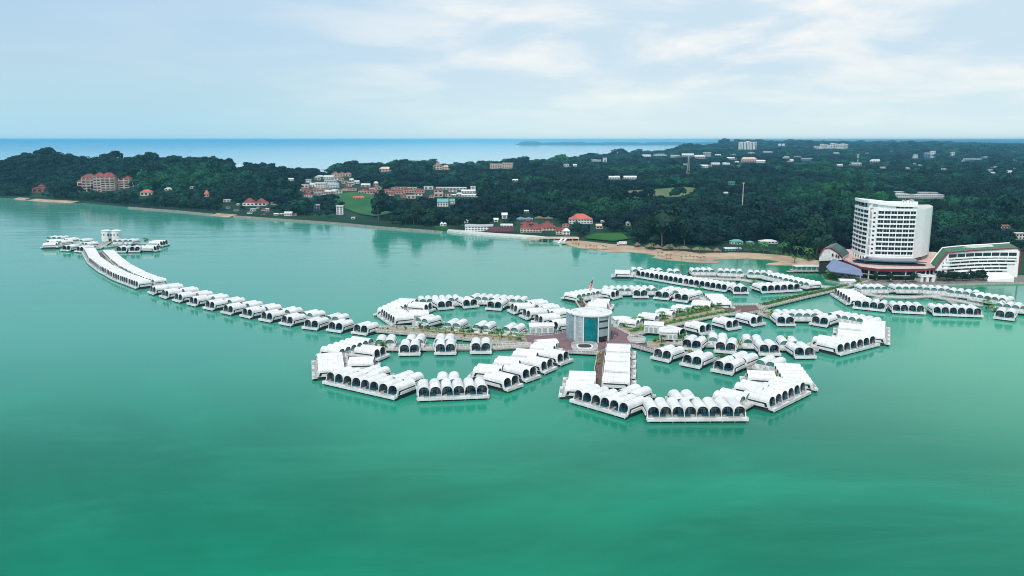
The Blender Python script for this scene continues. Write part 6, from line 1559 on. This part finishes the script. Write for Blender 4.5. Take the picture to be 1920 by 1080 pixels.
# gardens beside other walkways
def garden(ptlist, n, key, where, pal=0, s=(.6, 1.2)):
    a = [p for p in ptlist]; xs_ = [p[0] for p in a]; ys_ = [p[1] for p in a]; k = 0
    while k < n:
        x, y = random.uniform(min(xs_), max(xs_)), random.uniform(min(ys_), max(ys_))
        if not inpoly(np.array([x]), np.array([y]), a)[0]: continue
        X_, Y_ = G(x, y, zp); k += 1
        if k <= pal: palm(X_, Y_, zp, random.uniform(.7, 1.05), 'palm in the planting %s' % where, 'palms ' + where)
        else: shrub(X_, Y_, zp, random.uniform(*s), random.choice(key), 'leafy shrub in the planting %s' % where, 'shrubs ' + where)
slab('planter', [(1212, 640), (1240, 637), (1262, 642), (1262, 652), (1232, 656), (1214, 650)], ZP + .02, 'pale_path', 'planted terrace right of the plaza corner', 'terrace', railing=False)
slab('planter', [(1398, 678), (1440, 672), (1452, 684), (1442, 690), (1400, 690)], ZP + .02, 'pale_path', 'planted terrace above the lagoon of the front right ring', 'terrace', railing=False)
slab('planter', [(1274, 658), (1304, 660), (1306, 671), (1284, 669)], ZP + .03, 'pale_path', 'small planted deck between left and middle inner pairs', 'terrace', railing=False)
slab('planter', [(1345, 669), (1372, 668), (1380, 675), (1342, 676)], ZP + .03, 'pale_path', 'small planted deck behind the right inner pair', 'terrace', railing=False)
garden([(1214, 641), (1240, 638), (1260, 643), (1258, 651), (1232, 654)], 9, ['yellow', 'green'], 'right of the plaza corner', 2)
garden([(1400, 678), (1440, 673), (1450, 683), (1440, 689), (1402, 688)], 12, ['yellow', 'green'], 'above the lagoon of the front right ring', 1)
garden([(1276, 659), (1303, 661), (1304, 670), (1285, 668)], 5, ['yellow'], 'between the left and middle inner pairs')
garden([(1346, 669), (1372, 669), (1378, 674), (1345, 675)], 6, ['green'], 'behind the right inner pair')
garden([(1315, 640), (1345, 641), (1345, 647), (1315, 646)], 14, ['green'], 'of the middle walkway behind the first pair', 1)
garden([(1380, 640), (1425, 641), (1425, 650), (1380, 649)], 16, ['green', 'yellow'], 'of the middle walkway behind the second pair', 2)
garden([(1465, 640), (1492, 641), (1492, 652), (1466, 651)], 16, ['green'], 'of the middle walkway behind the third pair', 2)
garden([(1265, 628), (1288, 628), (1288, 646), (1265, 644)], 6, ['green'], 'of the middle walkway at its left end', 1)
garden([(1425, 580), (1460, 586), (1462, 596), (1440, 596)], 9, ['green'], 'beside the hub deck at the top of the right ring', 2)
garden([(1300, 545), (1322, 548), (1318, 556), (1302, 554)], 7, ['green'], 'of the palm court at the boulevard bend', 3)
garden([(1275, 505), (1298, 506), (1300, 516), (1276, 515)], 9, ['green'], 'at the back of the far ring', 4)
garden([(1408, 530), (1425, 531), (1425, 547), (1408, 546)], 7, ['green'], 'between two front rows of the far ring', 3)
garden([(1445, 527), (1500, 533), (1530, 540), (1500, 543), (1460, 536)], 14, ['green'], 'of the far ring near the boulevard', 2)
garden([(1080, 562), (1090, 560), (1103, 578), (1092, 580)], 8, ['green'], 'on the short walkway below the flagpole')
garden([(1672, 562), (1684, 562), (1684, 576), (1672, 575)], 4, ['green'], 'between the left and middle rows of the hotel ring')
garden([(1740, 562), (1760, 563), (1760, 575), (1742, 575)], 6, ['green'], 'between the middle row and row of six, hotel ring')
garden([(1845, 562), (1885, 570), (1888, 584), (1848, 582)], 16, ['green', 'yellow'], 'at the right end of the hotel ring', 4)
garden([(1592, 533), (1612, 536), (1616, 552), (1600, 552)], 8, ['green', 'yellow'], 'at the left corner of the hotel ring', 2)
garden([(1124, 660), (1129, 660), (1120, 700), (1115, 700)], 8, ['yellow'], 'edging the brown walkway on its lagoon side', 0, (.5, .8))
garden([(1129, 714), (1138, 714), (1137, 727), (1128, 727)], 4, ['yellow'], 'at the foot of the brown walkway', 0, (.8, 1.2))
garden([(654, 662), (664, 662), (664, 690), (658, 690)], 4, ['green', 'yellow'], 'on the brown walkway of the front left ring')
garden([(1446, 700), (1457, 702), (1454, 716), (1446, 714)], 5, ['yellow'], 'beside the large square roofed row', 0, (.9, 1.3))
garden([(705, 648), (740, 648), (738, 654), (700, 654)], 7, ['green'], 'at the left end of the lower walkway', 2)
garden([(645, 655), (664, 650), (672, 656), (660, 664)], 5, ['green'], 'in the courtyard of the front left ring', 1)
garden([(192, 447), (206, 443), (208, 452), (196, 452)], 6, ['green'], 'in front of the twin drum building', 2, (1.2, 2.0))
garden([(268, 450), (280, 449), (280, 456), (270, 457)], 5, ['green'], 'on the right side of the far islet', 2, (.9, 1.4))
slab('planter', [(1540, 513), (1556, 512), (1610, 528), (1590, 532), (1548, 524)], 1.1, 'grass', 'sloping green bank below the slate glass roof', 'bank', railing=False, th=2.5)
garden([(1543, 512), (1558, 508), (1600, 522), (1610, 530), (1580, 530)], 14, ['green'], 'on the green bank below the slate glass roof', 4, (1.2, 2.2))
# trees along the hotel front
def rowtrees(pts, step, z, s, label, group, jit=1.5):
    for x, y in along(pts, step, z, jit):
        k = random.randint(0, 3); t = thing('broadleaf_tree', (x, y, z), random.uniform(0, 6.28), label, 'tree', group); q = s * random.uniform(.75, 1.25); t.scale = (q, q, q * random.uniform(.85, 1.1)); inst('crown', TR[k][0], t); inst('trunk', TR[k][1], t)
rowtrees([(1616, 526), (1680, 529), (1735, 530)], 7.5, 1.3, .55, 'dark tree standing before the glazed hotel podium', 'trees before the hotel podium')
rowtrees([(1754, 527), (1800, 527.5), (1845, 526)], 3.6, 1.3, .5, 'dark low tree in the hedge under the white wing', 'trees under the white hotel wing', 1.0)
rowtrees([(1822, 527), (1848, 527)], 5, 1.3, .6, 'taller dark tree at the right end of the wing hedge', 'taller trees by the wing hedge')
for x, y in along([(1560, 520), (1612, 522)], 9, 2, 2) + along([(1536, 498), (1552, 506)], 6, 2, 1): palm(x, y, 1.4, random.uniform(1.2, 1.8), 'tall palm before the slate glass roof left of the hotel', 'palms before the slate glass roof')
for x, y in along([(1370, 472), (1420, 473), (1470, 478), (1530, 488)], 8, 2, 7): palm(x, y, 2.0, random.uniform(1.5, 2.3), 'tall palm in the garden behind the beach lagoon', 'palms behind the beach lagoon', 1.25)
hedge([(1380, 471), (1420, 472), (1470, 477), (1530, 487)], 16, 2.6, 1.6, 'leaf_shrub', '', 1.6, 'undergrowth')
for x, y in along([(1204, 466), (1260, 470), (1345, 476)], 12, 2, 3): palm(x, y, 1.6, random.uniform(1.1, 1.6), 'palm standing between the thatched beach huts', 'palms between the beach huts')
for x, y in along([(1068, 457), (1088, 460)], 5, 1, 1.5): shrub(x, y, .8, random.uniform(.8, 1.6), 'yellow', 'dry yellow bush at the left tip of the beach', 'dry bushes at the left tip of the beach')
for x, y in along([(1475, 490), (1500, 494)], 7, 1, 2): palm(x, y, 1.0, random.uniform(1.2, 1.5), 'palm on the sand beside the right lagoon spit', 'palms beside the right lagoon spit')
# a few people strolling near the entrance
def person_mesh(shirt, stride):
    mb = MB(); 
    for sx in (-1, 1): mb.tube([(sx * .09, sx * stride * .5, .02), (sx * .1, sx * stride * .3, .45), (sx * .09, 0, .88)], [.06, .085, .11], 'cloth_dark', 7); mb.tube([(sx * .2, 0, 1.42), (sx * .25, -sx * stride * .25, 1.12), (sx * .24, -sx * stride * .5, .86)], [.055, .045, .035], 'skin', 6)
    mb.tube([(0, 0, .84), (0, 0, 1.0), (0, 0, 1.25), (0, 0, 1.45), (0, 0, 1.52)], [.16, .15, .19, .2, .07], shirt, 9); mb.tube([(0, 0, 1.5), (0, 0, 1.58), (0, -.01, 1.66), (0, 0, 1.76)], [.06, .08, .105, .05], 'skin', 8)
    return mb.mesh('person')
PMs = [person_mesh('cloth_dark', .5), person_mesh('cloth_red', .3), person_mesh('white_wall', .1)]
mb = MB(); mb.tube([(0, .02, 1.66), (0, .02, 1.73), (0, .01, 1.79)], [.112, .108, .04], 'cloth_dark', 8); HAIR = mb.mesh('hair')
for i, (a, c, lab) in enumerate([(1136, 641, 'person in dark clothes nearest the round building entrance'), (1148, 636, 'person in red top walking right of the round building'), (1153, 634, 'person in white shirt on the plaza right of the round building'), (1147, 628, 'person in dark clothes beyond the right side of the round building'), (1158, 630, 'person in red top farthest right on the plaza')]):
    X_, Y_ = G(a, c, ZP); t = inst('person', PMs[(i + 0) % 3], None, (X_, Y_, ZP + .01), i * 1.3); tag(t, lab, 'person'); inst('hair', HAIR, t)
t = thing('moored_boat', (*G(1061, 458.5, 0), 0), .2, 'small dark boat moored at the left tip of the beach', 'boat')
b = MB(); n = 9; L2_ = 4.5
ring = lambda k, z, w: [(L2_ * k * cos(pi * i / n), w * sin(pi * i / n) ** .7, z) for i in range(n + 1)] + [(L2_ * k * cos(pi * i / n), -w * sin(pi * i / n) ** .7, z) for i in range(n - 1, 0, -1)]
A_, B_, C_ = ring(.85, -.3, .7), ring(1, .75, 1.15), ring(.94, .7, 1.0); q = len(A_)
b.add(A_ + B_ + C_ + ring(.85, .2, .8), [(i, (i + 1) % q, q + (i + 1) % q, q + i) for i in range(q)] + [(q + i, q + (i + 1) % q, 2 * q + (i + 1) % q, 2 * q + i) for i in range(q)] + [(2 * q + i, 2 * q + (i + 1) % q, 3 * q + (i + 1) % q, 3 * q + i) for i in range(q)] + [tuple(range(3 * q, 4 * q))], 'bark'); b.build('hull', t)
b = MB(); b.box(-1.2, .8, -.7, .7, 1.8, 1.9, 'old_white'); [b.box(x, x + .08, y, y + .08, .2, 1.8, 'steel') for x in (-1.1, .7) for y in (-.65, .6)]; b.build('awning', t)
print('shrubs', nsh[0])
